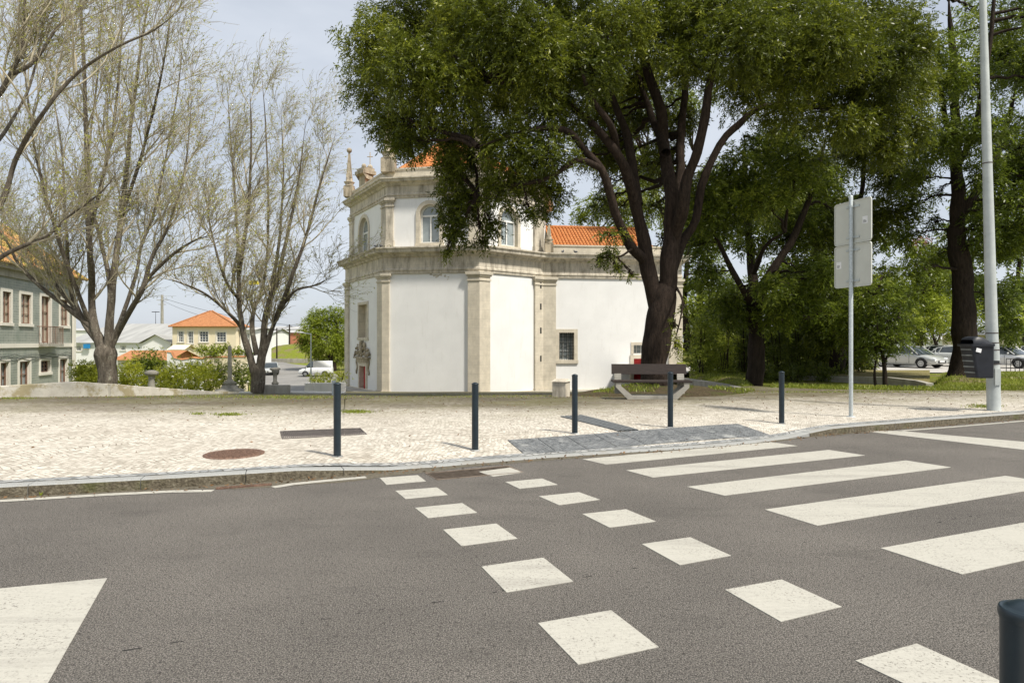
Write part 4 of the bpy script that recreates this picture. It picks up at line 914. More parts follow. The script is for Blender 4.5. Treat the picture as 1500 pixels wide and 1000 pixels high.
lwall('sunken_wall', 'grey concrete wall of the sunken path behind the small trees', [(*P(px, 0, d)[:2], -.6, P(px, py, d)[2]) for px, d, py in ((1130, 30, 549), (1236, 27, 551), (1300, 25.5, 552), (1345, 24, 557), (1362, 23, 561))], .25, M['concrete'])
m = MB(); Xk, Yk = [], []
for px, y0, y1 in ((1100, 30.2, 36.4), (1236, 27.2, 36.4), (1300, 25.7, 36.4), (1362, 23.2, 36.4)): Xk.append([P(px, 0, y0)[0], P(px, 0, (y0 + y1) / 2)[0], P(px, 0, y1)[0]]); Yk.append([y0, (y0 + y1) / 2, y1])
Xk, Yk = np.array(Xk), np.array(Yk); Zk = np.array([[.18, .2, -.02], [.14, .2, -.02], [.13, .2, -.02], [.12, .2, -.02]]); sheet('dry_bank', Xk, Yk, Zk, M['dry'])
# grassy slope behind the church on the right, and the mound by the street
Xk, Yk = np.meshgrid(np.linspace(9, 40, 24), np.linspace(0, 1, 10)); Y_ = 37 + Yk * 45; sheet('grass_slope', Xk + (Y_ - 37) * .3, Y_, -1.6 + 4.6 * Yk ** .8 - ss(16, 22, Xk) * 2.0 * (1 - Yk) * 0 - ss(19, 26, Xk) * 5 * Yk - ss(17, 22, Xk) * .2, M['grass'])
ax_, ay_ = np.meshgrid(np.linspace(-52, -24, 36), np.linspace(108, 138, 24)); Zk = hg(ax_, ay_) - .1 + 2.6 * ss(0, 13, ay_ - 108.5 - .25 * np.maximum(0, -ax_ - 38)) * ss(-47, -43, ax_ + .12 * (ay_ - 108)); sheet('street_mound', ax_, ay_, Zk, M['grass'])
lwall('mound_wall', 'low grey wall holding the grass mound at the street bend', [(-45.2, 110.5, -3.0, -1.35), (-38, 108.8, -3, -1.3), (-28, 108.2, -3., -1.4)], .4, M['concrete'])

# ------------------------------------------------------------------ trees
def nrm(a): return a / np.maximum(np.linalg.norm(a, axis=-1, keepdims=True), 1e-9)
def tubes(Pt, Rd, k=3):
    N, S, _ = Pt.shape; T = nrm(np.gradient(Pt, axis=1)); ref = np.broadcast_to(np.eye(3)[np.abs(T).max(1).argmin(1)][:, None, :], T.shape)
    a = nrm(np.cross(T, ref)); b = np.cross(T, a); th = np.arange(k) * 2 * PI / k
    V = Pt[:, :, None, :] + Rd[:, :, None, None] * (a[:, :, None, :] * np.cos(th)[None, None, :, None] + b[:, :, None, :] * np.sin(th)[None, None, :, None])
    i = np.arange(N * S * k).reshape(N, S, k); j = np.roll(i, -1, 2)
    F = np.stack([i[:, :-1], j[:, :-1], j[:, 1:], i[:, 1:]], -1).reshape(-1, 4); return V.reshape(-1, 3), F
def merge(parts):
    V, F, n = [], [], 0
    for v, f in parts: V.append(v); F.append(f + n); n += len(v)
    return np.concatenate(V), np.concatenate(F)
def grow(st, d, ln, S, noise, trop, curl=1.):
    N = len(st); d = nrm(d); out = [st]; p = st
    for i in range(S):
        d = nrm(d + noise * R.normal(size=(N, 3)) + np.asarray(trop) * ((i + 1) / S) ** curl); p = p + d * (ln / S)[:, None]; out.append(p)
    return np.stack(out, 1)
def spawn(Pt, Rd, m, lo, hi, a0, a1, bias=(0, 0, 0)):
    N, S, _ = Pt.shape; idx = np.repeat(np.arange(N), m); t = R.uniform(lo, hi, len(idx)) * (S - 1); i0 = np.clip(t.astype(int), 0, S - 2); f = (t - i0)[:, None]
    st = Pt[idx, i0] * (1 - f) + Pt[idx, i0 + 1] * f; T = nrm(Pt[idx, i0 + 1] - Pt[idx, i0]); pr = nrm(np.cross(T, R.normal(size=T.shape))); a = R.uniform(a0, a1, len(idx))[:, None]
    return st, nrm(T * np.cos(a) + pr * np.sin(a) + np.asarray(bias)), Rd[idx, i0], t / (S - 1)
def limb(pts, d, r0, r1, S=26, taper=1.):
    """pts: measured (px, py[, extra depth]) -> smooth path in the world; radii in px at that distance"""
    W = np.array([P(p[0], p[1], d + (p[2] if len(p) > 2 else 0)) for p in pts]); n = len(W); Q = np.vstack([2 * W[0] - W[1], W, 2 * W[-1] - W[-2]])
    out = []
    for u in np.linspace(0, n - 1 - 1e-6, S):
        i = int(u); t = u - i; a, b, c, e = Q[i], Q[i + 1], Q[i + 2], Q[i + 3]
        out.append(.5 * ((2 * b) + (-a + c) * t + (2 * a - 5 * b + 4 * c - e) * t * t + (-a + 3 * b - 3 * c + e) * t ** 3))
    out = np.array(out); k = d / FPX; s = np.linspace(0, 1, S); rr = (r0 + (r1 - r0) * s ** .85) * k * np.where(s > .85, 1 - (s - .85) * 4.5 * (taper), 1)
    arc = np.concatenate([[0], np.cumsum(np.linalg.norm(np.diff(out, axis=0), axis=1))]); ph = R.uniform(0, 6, 6); rr = rr * (1 + .05 * np.sin(arc * 2.6 + ph[0]) + .03 * np.sin(arc * 6.1 + ph[1]))
    out += np.stack([np.sin(arc * 1.9 + ph[2]) + .5 * np.sin(arc * 4.3 + ph[3]), np.sin(arc * 2.3 + ph[4]), .3 * np.sin(arc * 2 + ph[5])], 1) * (.16 * np.minimum(rr, .25) * np.clip(s * 4, 0, 1))[:, None]; return out, rr
def leaves(c, d, nl, L_, ll, lw, droop=.35, jit=.35):
    """sprays at c heading d: nl leaflets each, set alternately along a stalk of length L_"""
    N = len(c); s = (np.arange(nl) + .5) / nl; sg = np.where(np.arange(nl) % 2 == 0, 1., -1.)[None, :, None]
    side = nrm(np.cross(d, nrm(R.normal(size=(N, 3)) * .4 + np.array([0, 0, 1.])))); B = c[:, None] + d[:, None] * (s * L_)[None, :, None] - np.array([0, 0, 1.]) * (droop * L_ * s ** 2)[None, :, None]
    ld = nrm(d[:, None] * .75 + side[:, None] * sg * .8 + jit * R.normal(size=(N, nl, 3)) + np.array([0, 0, -droop]))
    up_ = nrm(R.normal(size=(N, nl, 3)) * .9 + np.array([0, 0, 1.])); w = nrm(np.cross(ld, up_)); sz = R.uniform(.65, 1.25, (N, nl, 1))
    m = B + ld * ll * .45 * sz; V = np.stack([B, m + w * lw * .5 * sz, B + ld * ll * sz, m - w * lw * .5 * sz], 2).reshape(-1, 3)
    return V, np.arange(len(V)).reshape(-1, 4)
def ellip(c, r, n, power=.34):
    u = nrm(R.normal(size=(n, 3))); rad = R.random(n)[:, None] ** power; lump = 1 + .2 * np.sin(u[:, :1] * 7 + c[0]) + .18 * np.sin(u[:, 2:] * 8 + c[2] * 3) + .14 * np.sin(u[:, 1:2] * 11)
    return np.asarray(c) + u * rad * np.asarray(r) * lump, u
def root_flare(path, rad, h=.9, k=.5):
    z = path[:, 2] - path[0, 2]; return rad * (1 + k * np.clip(1 - z / h, 0, 1) ** 2)
def dome(p, r):
    d = p[-1] - p[-2]; d = d / np.linalg.norm(d); R0 = r[-1]; a = np.array([.35, .7, 1., 1.25, 1.4]); return np.concatenate([p, p[-1] + d * (a * R0)[:, None]]), np.concatenate([r, R0 * np.array([.95, .82, .6, .33, .05])])
def bark_mesh(limbs, name, mat, parent, k=12):
    parts = []
    for p, r in limbs: parts.append(tubes(p[None], r[None], k if r[0] > .05 else 7))
    V, F = merge(parts); V = V + .008 * R.normal(size=V.shape) * 0; return np_mesh(name, V, F, mat, parent, smooth=True)
def bare_tree(label, d, limbs_px, trunk, n1=9, wind=.10, seed=0, budn=1.0, tw=1.0):
    tp, tr = limb(trunk[0], d, trunk[1], trunk[2], taper=0); tr = root_flare(tp, tr, 1.0, .15); tp, tr = dome(tp, tr)
    o = empty('bare_tree', tuple(tp[0]), label, 'tree', 'bare branching trees at the plaza edge')
    Ls = [limb(l[0], d, l[1] * .84, l[2] * .38, 30) for l in limbs_px]
    bark_mesh([(tp, tr)] + Ls, 'trunk', M['bark_pale'], o, 14)
    n1 = int(n1 * 1.45); Pm = np.stack([l[0] for l in Ls]); Rm = np.stack([l[1] for l in Ls])
    st, dr, pr, t = spawn(Pm, Rm, n1, .18, 1, .35, .95, (0, -.02, .45)); ln = R.uniform(1.3, 3.0, len(st)) * (1.15 - .45 * t) * tw
    A = grow(st, dr, ln, 9, .10, (wind * .3, 0, .12)); ra = np.minimum(pr * .6, .035)[:, None] * np.linspace(1, .3, 10)[None]
    tip = Pm[:, -1]; 
    st, dr, pr, t = spawn(A, ra, 7, .12, 1, .3, .9, (0, 0, .35)); ln = R.uniform(.6, 1.5, len(st)) * tw
    B = grow(st, dr, ln, 6, .12, (wind * .8, 0, .10)); rb = np.clip(pr * .6, .007, .015)[:, None] * np.linspace(1, .5, 7)[None]
    st, dr, pr, t = spawn(B, rb, 7, .1, 1, .25, .9, (0, 0, .12)); ln = R.uniform(.3, .95, len(st)) * tw
    C = grow(st, dr, ln, 5, .13, (wind * 2.2, 0, -.05)); rc = np.full((len(C), 6), .0055) * np.linspace(1, .6, 6)[None]
    V, F = merge([tubes(A, ra, 5), tubes(B, rb, 3), tubes(C, rc, 3)]); np_mesh('twigs', V, F, M['twig'], o, smooth=True)['kind'] = 'stuff'
    n = int(len(C) * 1.4 * budn); i = R.integers(0, len(C), n); jx = R.integers(1, 6, n); c = C[i, jx]; dd = nrm(R.normal(size=(n, 3)) + np.array([0, 0, -.4]))
    V, F = leaves(c, dd, 2, .04, .075, .034, .2, .8); np_mesh('spring_leaves', V, F, M['leaf_bud'], o, tint=R.random(len(F))); return o
bare_tree('tall multi-stemmed bare tree behind the parapet wall, in front of the green tiled house', 23, [
    ([(150, 505), (141, 485), (99, 450), (66, 426), (30, 390), (6, 348), (-40, 300)], 6.5, 2.2), ([(150, 510), (120, 468), (105, 426), (99, 375), (96, 324), (88, 200, 1), (60, 60, 1.5)], 5.5, 2),
    ([(152, 525), (138, 475), (135, 435), (132, 375, -1), (129, 300, -1.5), (125, 150, -2), (118, 0, -2), (112, -80, -2)], 8, 3), ([(157, 525), (162, 455), (168, 390), (180, 300, 1), (190, 200, 1), (205, 80, 1), (225, -40, 1)], 8, 3),
    ([(162, 480), (160, 414), (150, 360, 1), (138, 315, 2), (130, 230, 3), (145, 90, 3), (150, -40, 3)], 5, 2), ([(158, 515), (178, 478), (204, 432, -1), (222, 402, -1), (258, 369, -1.5), (288, 351, -2), (310, 345, -2)], 6, 1.5),
    ([(160, 508), (180, 460), (198, 408, .6), (207, 360, 1.5), (225, 315, 2), (245, 220, 2), (262, 120, 2), (270, 30, 2)], 4.2, 1.6), ([(210, 422, -1), (224, 372, -1), (249, 327, -1), (272, 240, -1), (282, 130, -1)], 4, 1.4),
    ([(140, 490), (114, 456), (84, 420), (60, 375, 1), (39, 354, 1.5), (0, 320, 2)], 5, 1.5), ([(130, 470), (96, 380, -1), (60, 260, -2), (40, 140, -2), (30, 0, -2)], 4, 1.6), ([(175, 330, 1), (215, 200, 0), (240, 90, -1), (255, -20, -1)], 3.5, 1.4), ([(133, 330, -1), (160, 220, -2), (175, 100, -2), (180, -20, -2)], 3.5, 1.4)],
    ([(157, 572), (156, 548), (155, 530), (155, 520)], 11.5, 14.5), 11, .06)
bare_tree('slimmer bare tree beside the stone column, its twigs bent to the right', 27.3, [
    ([(372, 545), (366, 520), (356, 484), (350, 450), (350, 410), (347, 330, 1), (340, 230, 1), (332, 120, 1)], 7, 2), ([(380, 545), (386, 500), (392, 450), (406, 410), (424, 330, 1), (438, 260, 1), (448, 175, 1)], 7.5, 2),
    ([(382, 530), (392, 500), (401, 475), (412, 452), (432, 426, -1), (460, 418, -1), (495, 402, -1.5)], 5.5, 1.5), ([(366, 515), (352, 478), (330, 454, -1), (300, 430, -1), (264, 414, -2), (240, 408, -2)], 4, 1.5),
    ([(376, 520), (369, 475), (373, 450, 1), (386, 416, 2), (393, 330, 2), (390, 200, 2), (383, 105, 2)], 5, 1.8), ([(352, 440), (330, 410, -1), (310, 340, -1.5), (296, 250, -2)], 3.5, 1.3),
    ([(404, 468), (426, 410, -1), (450, 340, -1), (472, 260, -1), (492, 195, -1)], 4.5, 1.4), ([(350, 400), (362, 320, -1.5), (368, 220, -2), (366, 130, -2)], 4, 1.5), ([(395, 440), (408, 360, 2), (415, 260, 2.5), (412, 165, 2.5)], 4, 1.4)],
    ([(377, 574), (377, 560), (376, 545)], 8.5, 11), 10, .13, tw=.95)
bare_tree('bare tree leaning in from beyond the left edge with long rising branches', 16.5, [
    ([(-70, 420), (0, 300), (25, 230), (60, 170, -1), (110, 110, -1), (170, 70, -1.5), (225, 45, -1.5), (262, 15, -2)], 5.5, 1.6), ([(-80, 470), (-40, 415), (0, 378), (35, 360), (70, 345), (99, 318), (150, 280), (180, 240)], 5.5, 1.6),
    ([(-60, 300), (-30, 170), (0, 135), (20, 100), (34, 60), (38, -20), (60, -90)], 6.5, 2.5), ([(15, 110), (50, 90), (85, 40), (120, 10), (150, -50)], 4, 1.5), ([(-60, 330), (-30, 240), (10, 190, 1), (45, 120, 2), (65, 30, 2), (75, -60, 2)], 5, 1.6)],
    ([(-120, 590), (-105, 520), (-85, 450), (-65, 380)], 22, 16), 9, .10, tw=.95)

def leafy_tree(label, d, trunk, limbs_px, clusters, leafm, barkm, spray, ll, lw, L_=.3, nl=9, name='leafy_tree', cov=1.0, extra=(), group=None, depth=.9, tintb=0., twig=True):
    """clusters: (px, py, rx, ry, depth offset[, thinness])"""
    tp, tr = limb(trunk[0], d, trunk[1], trunk[2], taper=0); tr = root_flare(tp, tr, .9, .3); tp, tr = dome(tp, tr)
    o = empty(name, tuple(tp[0]), label, 'tree', group); Ls = [limb(l[0], d, l[1], l[2], 30) for l in limbs_px]
    pts = np.concatenate([tp[len(tp) // 2:]] + [l[0] for l in Ls]); Vs, Fs, Ts, n0 = [], [], [], 0; br = []; tw_parts = []
    for q in clusters:
        px, py, rx, ry, dz = q[:5]; thin = q[5] if len(q) > 5 else 1.; dd = d + dz; c = np.array(P(px, py, dd)); k = dd / FPX; r = np.array([rx * k, (rx + ry) * .5 * k * depth, ry * k])
        n = int(spray * cov * thin * rx * ry / 3000 * (k / .0213) ** 2 ** .5); n = max(n, 12)
        s, u = ellip(c, r, n); dr = nrm(u * .9 + .5 * R.normal(size=u.shape) + np.array([0, 0, -.25])); V, F = leaves(s - dr * L_ * .5, dr, nl, L_, ll, lw)
        Vs.append(V); Fs.append(F + n0); n0 += len(V); Ts.append(np.clip(.38 + tintb + R.normal() * .13 + .17 * np.repeat(R.normal(size=n), nl) + .12 * R.normal(size=n * nl), 0, 1))
        i = np.argmin(((pts - c) ** 2).sum(1) + 4 * np.maximum(0, pts[:, 2] - c[2]) ** 2); a = pts[i]; ts = np.linspace(0, 1, 10)[:, None]; ln = np.linalg.norm(c - a); mid = (a + c) / 2 + np.array([0, 0, .12 * ln]); pth = (1 - ts) ** 2 * a + 2 * ts * (1 - ts) * mid + ts ** 2 * c
        pth[1:-1] += R.normal(size=(8, 3)) * .02 * ln; rad = np.linspace(min(.10, .02 + .018 * ln), .012, 10); br.append((pth, rad))
        if twig:
            m_ = 14; e, _ = ellip(c, r * .85, m_); b0 = pth[R.integers(5, 10, m_)]; t5 = np.linspace(0, 1, 5)[None, :, None]; W = b0[:, None] * (1 - t5) + e[:, None] * t5 + np.array([0, 0, .06]) * np.sin(t5 * PI) * ln * .3 + R.normal(size=(m_, 5, 3)) * .04
            tw_parts.append(tubes(W, np.full((m_, 5), 1.) * np.linspace(.016, .005, 5)[None], 4))
    bark_mesh([(tp, tr)] + Ls + br, 'trunk', M[barkm], o, 16)
    if tw_parts: V, F = merge(tw_parts); np_mesh('twigs', V, F, M[barkm], o, smooth=True)['kind'] = 'stuff'
    np_mesh('crown', np.concatenate(Vs), np.concatenate(Fs), M[leafm], o, tint=np.concatenate(Ts)); return o

big = [(545, 62, 42, 45, -1), (545, 125, 38, 48, 1), (590, 35, 55, 60, 1), (600, 100, 60, 55, -2), (572, 180, 36, 36, 0), (596, 208, 36, 20, -1), (616, 186, 50, 46, 1), (640, 60, 60, 65, 2), (660, 130, 65, 60, -1.5), (690, 20, 70, 60, -1),
       (660, 240, 28, 36, -.5), (690, 215, 50, 55, 1), (668, 285, 34, 28, 0), (662, 318, 26, 26, -.5), (668, 345, 20, 18, -.5), (700, 300, 34, 30, .5, .8), (722, 335, 22, 18, 0, .8), (735, 275, 36, 32, -1, .8), (750, 215, 50, 50, -1.5), (740, 120, 70, 70, 1), (745, 40, 70, 65, -2), (655, 370, 8, 8, -.5), (703, 355, 13, 9, 0),
       (800, 90, 65, 65, -2), (815, 165, 48, 42, -1), (800, 225, 40, 36, -2), (785, 262, 36, 26, -1), (812, 285, 26, 22, -1, .8), (775, 312, 20, 15, -1, .7), (800, 312, 20, 12, 0, .7), (840, 30, 70, 55, 1), (868, 100, 46, 46, -2, .9), (850, 235, 22, 22, 1, .5), (880, 160, 30, 24, 2, .5),
       (905, 35, 60, 48, -1.5), (930, 95, 42, 32, 2, .6), (975, 35, 65, 48, 0), (1000, 90, 40, 32, -1.5, .7), (1040, 20, 70, 55, -1), (1035, 95, 36, 30, 1, .5), (1095, 60, 70, 60, -2), (1100, 120, 55, 40, 1), (1150, 25, 70, 55, 1), (1165, 100, 60, 50, -1.5), (1150, 165, 50, 30, 0, .8), (1215, 60, 65, 60, -2), (1225, 130, 55, 50, .5), (1240, 185, 45, 32, -1),
       (1280, 30, 65, 50, 1), (1290, 100, 55, 52, -1), (1290, 170, 45, 45, 0), (1300, 222, 32, 25, 0), (1335, 60, 40, 50, -1), (1330, 130, 40, 48, 1), (1345, 185, 25, 35, 0, .8), (893, 372, 12, 15, -1, .8), (878, 380, 7, 8, -1), (905, 392, 8, 8, -1), (925, 402, 5, 4, -1), (990, 505, 9, 18, -1, .5), (985, 475, 10, 8, -1, .4), (1000, 448, 8, 6, -1, .4), (895, 345, 24, 12, -1, .4), (970, 350, 10, 10, 1, .3)]
big += [(rnd.uniform(845, 1010), rnd.uniform(70, 230), rnd.uniform(18, 34), rnd.uniform(14, 26), rnd.uniform(1.5, 5.5), .7) for _ in range(26)] + [(rnd.uniform(880, 1000), rnd.uniform(220, 330), rnd.uniform(12, 24), rnd.uniform(10, 20), rnd.uniform(2, 5.5), .45) for _ in range(12)]
for k in range(30): big.append((rnd.uniform(600, 1300), rnd.uniform(-320, -30), rnd.uniform(60, 95), rnd.uniform(45, 70), rnd.uniform(-1, 6), .25))
for k in range(14): big.append((rnd.uniform(650, 1250), rnd.uniform(-60, 160), 65, 55, rnd.uniform(3.5, 6), .35))
leafy_tree('huge dark green tree with a forked trunk rising behind the bench', 20.4, ([(960, 570), (960, 535), (962, 500), (966, 462), (970, 436)], 19.5, 20),
    [([(966, 462), (955, 418), (948, 388), (940, 345), (934, 310), (920, 256, -.5), (904, 228, -.8), (880, 196, -1), (848, 164, -1), (800, 130, -1.5), (740, 120, -1.5)], 13.5, 3), ([(958, 430), (945, 385), (924, 360, -.6), (905, 320, -1), (893, 285, -1.3), (880, 246, -1.5), (856, 220, -1.6), (832, 192, -2), (780, 190, -2), (700, 215, -2)], 8.5, 3),
     ([(934, 300), (922, 215, .5), (905, 165, 1), (884, 112, 1), (864, 72, 1), (830, 20, 1)], 8, 3), ([(970, 462), (977, 420), (981, 380), (984, 345), (982, 290), (975, 224, .6), (966, 160, .8), (945, 90, 1), (935, 10, 1), (930, -80, 1)], 15, 5),
     ([(980, 410), (988, 350), (999, 300, -.6), (1010, 255, -.8), (1024, 216, -1), (1036, 140, -1.2), (1046, 96, -1.2), (1060, 20, -1)], 11, 4), ([(978, 430), (986, 395), (1000, 352, .5), (1017, 325, .5), (1032, 262, .5), (1058, 205, .6), (1085, 180, .6), (1110, 160, .5), (1150, 152, .3), (1200, 158, 0), (1250, 150, 0)], 8.5, 3),
     ([(984, 330), (996, 260, 1), (998, 190, 1.5), (1005, 110, 2), (1010, 20, 2)], 9, 4), ([(905, 225), (895, 185, -1.5), (870, 150, -2), (850, 100, -2.5)], 6, 2.5), ([(975, 224), (955, 170, 1.5), (940, 130, 2), (920, 60, 2)], 7, 2.5), ([(880, 246, -1.5), (845, 235, -2), (800, 262, -2), (730, 275, -1), (700, 290, -.5)], 4.5, 1.5),
     ([(990, 420), (1000, 440, -1), (996, 470, -1.2), (988, 500, -1)], 2, .8), ([(925, 365, -.8), (910, 375, -1), (893, 378, -1)], 2, .8)],
    big, 'leaf_ash', 'bark_red', 1250, .125, .036, .30, 9, cov=.95)

def cl(seed, x0, x1, y0, y1, n, r0, r1, dz=3, thin=1.):
    q = random.Random(seed); return [(q.uniform(x0, x1), q.uniform(y0, y1), q.uniform(r0, r1), q.uniform(r0, r1) * .75, q.uniform(-dz, dz), thin) for _ in range(n)]
G2 = 'trees in the park'
leafy_tree('park tree with a dark forking trunk just right of the church and the retaining wall', 25, ([(1104, 572), (1106, 530), (1108, 480), (1104, 430)], 12, 11), [([(1106, 450), (1085, 420, -1), (1060, 370, -1), (1040, 330, -1)], 6, 2), ([(1105, 440), (1100, 380, 1), (1094, 300, 1), (1090, 200, 1)], 8, 3), ([(1106, 445), (1130, 400), (1160, 350), (1190, 280), (1210, 200)], 8, 3), ([(1104, 400), (1122, 360, -1), (1150, 340, -1.5)], 4, 1.5)],
    cl(1, 1030, 1225, 215, 330, 16, 30, 50) + cl(2, 1040, 1230, 330, 470, 13, 24, 40) + [(1035, 400, 26, 30, -1), (1020, 360, 22, 28, 0, .8), (1170, 440, 40, 30, -2), (1130, 420, 30, 24, -3), (1200, 400, 34, 34, -2), (1075, 455, 30, 25, 0), (1030, 300, 20, 25, 2, .6)], 'leaf_mid', 'bark_dark', 760, .15, .05, .34, 8, cov=.85, group=G2)
leafy_tree('park tree half hidden behind the back of the grey sign', 29, ([(1225, 572), (1226, 520), (1224, 460), (1220, 420)], 12, 9), [([(1222, 440), (1200, 380, 1), (1180, 290, 1), (1160, 200, 1)], 6, 2), ([(1222, 430), (1245, 360), (1262, 280), (1270, 180)], 6, 2)],
    cl(3, 1150, 1320, 190, 330, 14, 34, 52) + cl(4, 1160, 1300, 330, 500, 13, 26, 42) + [(1210, 480, 34, 30, -2), (1260, 470, 30, 30, 1)], 'leaf_ash', 'bark_dark', 700, .17, .055, .36, 8, cov=.8, group=G2)
leafy_tree('tall park tree with a black trunk beside the litter bin', 25, ([(1411, 556), (1412, 510), (1413, 450), (1406, 390), (1402, 340)], 18, 12), [([(1403, 350), (1402, 280), (1400, 200, 1), (1396, 100, 1), (1390, 0, 1)], 11, 4), ([(1405, 318), (1425, 290), (1440, 265), (1470, 200, 1), (1490, 120, 1)], 7, 3), ([(1400, 220), (1380, 150, -1), (1375, 60, -1.5)], 5, 2), ([(1400, 250), (1430, 180, -2), (1450, 60, -2), (1460, -40, -2)], 5, 2)],
    cl(5, 1345, 1560, 70, 240, 15, 32, 55, 3, .9) + cl(6, 1420, 1600, -80, 60, 7, 40, 60, 3, .8) + cl(7, 1430, 1580, 240, 420, 12, 26, 42, 2) + [(1335, 265, 24, 26, 1, .7), (1350, 215, 30, 26, 1), (1345, 395, 16, 20, -1), (1375, 375, 24, 22, 2), (1440, 330, 26, 34, -1), (1465, 440, 30, 26, 0), (1390, 200, 30, 30, -2), (1395, 110, 30, 34, -2), (1368, 325, 16, 16, 1, .7), (1338, 300, 22, 24, 2), (1372, 285, 14, 14, 2, .5), (1330, 345, 20, 24, 1), (1425, 20, 26, 30, 3, .5)], 'leaf_mid', 'bark_dark', 760, .15, .05, .34, 8, cov=.8, group=G2)
leafy_tree('small leafy tree with two thin stems in front of the sunken concrete wall', 22.6, ([(1297, 570), (1296, 545), (1292, 515)], 3.2, 2.5), [([(1283, 570), (1281, 545), (1283, 515), (1270, 480)], 2, 1), ([(1296, 530), (1306, 505), (1316, 470)], 2, .8), ([(1293, 520), (1285, 480), (1280, 430)], 2, .8)],
    [(1300, 470, 38, 34, 0), (1265, 480, 34, 30, 1), (1320, 440, 30, 28, 1), (1280, 430, 40, 30, 0), (1250, 440, 28, 28, 2), (1310, 500, 26, 18, -.5), (1285, 508, 30, 16, 0), (1335, 470, 16, 16, 0), (1255, 512, 22, 18, 1), (1300, 400, 26, 22, 1)], 'leaf_mid', 'bark_dark', 900, .11, .04, .26, 8, cov=.8, group=G2, tintb=.05)
leafy_tree('bright yellow green tree beyond the parked cars, left of the black trunk', 52, ([(1372, 536), (1372, 505)], 3, 2.5), [([(1372, 508), (1360, 470), (1350, 430)], 2, 1)], [(1345, 440, 34, 26, 0), (1370, 410, 30, 26, 1), (1375, 460, 30, 26, -1), (1340, 480, 30, 20, 0), (1385, 480, 24, 18, 1), (1350, 395, 22, 20, 1, .8), (1310, 420, 26, 26, 0), (1395, 440, 24, 24, 2), (1425, 455, 22, 22, 0), (1350, 368, 20, 16, 0), (1372, 382, 20, 16, -1), (1335, 380, 16, 14, 1), (1405, 410, 20, 20, 1)], 'leaf_light', 'bark_dark', 330, .24, .10, .5, 7, group=G2, twig=False)
leafy_tree('small ornamental tree with reddish young leaves behind the yellow green tree', 60, ([(1350, 520), (1350, 440)], 2.5, 1.5), [([(1350, 450), (1352, 380)], 1.5, .8)], [(1352, 352, 12, 7, 0), (1340, 362, 9, 6, 0)], 'purple', 'bark_dark', 300, .24, .11, .5, 6, twig=False, group=G2)
leafy_tree('airy park tree seen through the huge tree, behind the right end of the church', 56, ([(1010, 560), (1006, 500), (1000, 430)], 6, 5), [([(1000, 440), (975, 330), (950, 240)], 4, 1.5), ([(1002, 440), (1010, 330), (1015, 220)], 4, 1.5)],
    cl(31, 875, 1050, 110, 300, 26, 20, 34, 3, .8) + cl(32, 985, 1060, 300, 420, 8, 18, 28, 2, .8), 'leaf_light', 'bark_dark', 300, .24, .09, .5, 7, twig=False, group=G2, tintb=-.3)
bgl = ['far park tree showing between the church and the forking park trunk', 'dense far tree behind the forking park trunk', 'far tree behind the sign post', 'far tree behind the small two stemmed tree', 'far tree behind the black trunk and the litter bin', 'far tree at the right edge beyond the lamp post', 'dense tree directly behind the lamp post', 'low far tree behind the bright yellow green tree']
for i, (x, y0, y1, r, d_) in enumerate(((1030, 300, 480, 40, 58), (1110, 250, 500, 50, 50), (1195, 250, 505, 50, 52), (1270, 300, 500, 46, 56), (1420, 260, 470, 42, 60), (1500, 200, 480, 55, 55), (1455, 270, 500, 46, 44), (1345, 380, 505, 34, 64))):
    leafy_tree(bgl[i], d_, ([(x, 540), (x + 2, 500), (x, 460)], 5, 4), [([(x, 470), (x - 8, 400), (x, (y0 + y1) / 2)], 4, 1.5)], cl(20 + i, x - r, x + r, y0 + 20, y1 - 10, 11, r * .42, r * .66, 3, .9), 'leaf_mid', 'bark_dark', 240, .32, .12, .6, 7, group=G2, twig=False)
leafy_tree('light green tree glimpsed above the orange wing roof of the church', 66, ([(890, 560), (892, 400)], 4, 3), [([(892, 420), (880, 340)], 3, 1)], [(868, 305, 26, 22, 0), (905, 300, 30, 24, 1), (945, 305, 26, 26, 0), (925, 330, 30, 18, 0), (850, 318, 16, 12, 0), (985, 320, 24, 30, 2), (1010, 350, 20, 40, 2)], 'leaf_light', 'bark_dark', 260, .3, .11, .6, 7, twig=False, group=G2, tintb=-.15)
leafy_tree('round light green tree beside the left corner of the church behind the white van', 90, ([(487, 552), (488, 535), (484, 520)], 4.5, 4), [([(485, 524), (470, 500), (460, 480)], 2.5, 1), ([(485, 524), (492, 495), (495, 465)], 2.5, 1)],
    [(475, 470, 26, 20, 0), (497, 462, 20, 16, 1), (455, 484, 20, 18, -1), (446, 500, 12, 14, 0), (462, 466, 16, 14, 0), (500, 490, 22, 22, 1), (478, 498, 30, 22, -1), (458, 510, 18, 14, 0), (495, 520, 20, 18, 1), (470, 522, 18, 10, 0), (447, 497, 8, 10, 0), (510, 505, 16, 22, 2)], 'leaf_light', 'bark_dark', 640, .20, .10, .42, 7, cov=.9, twig=False)

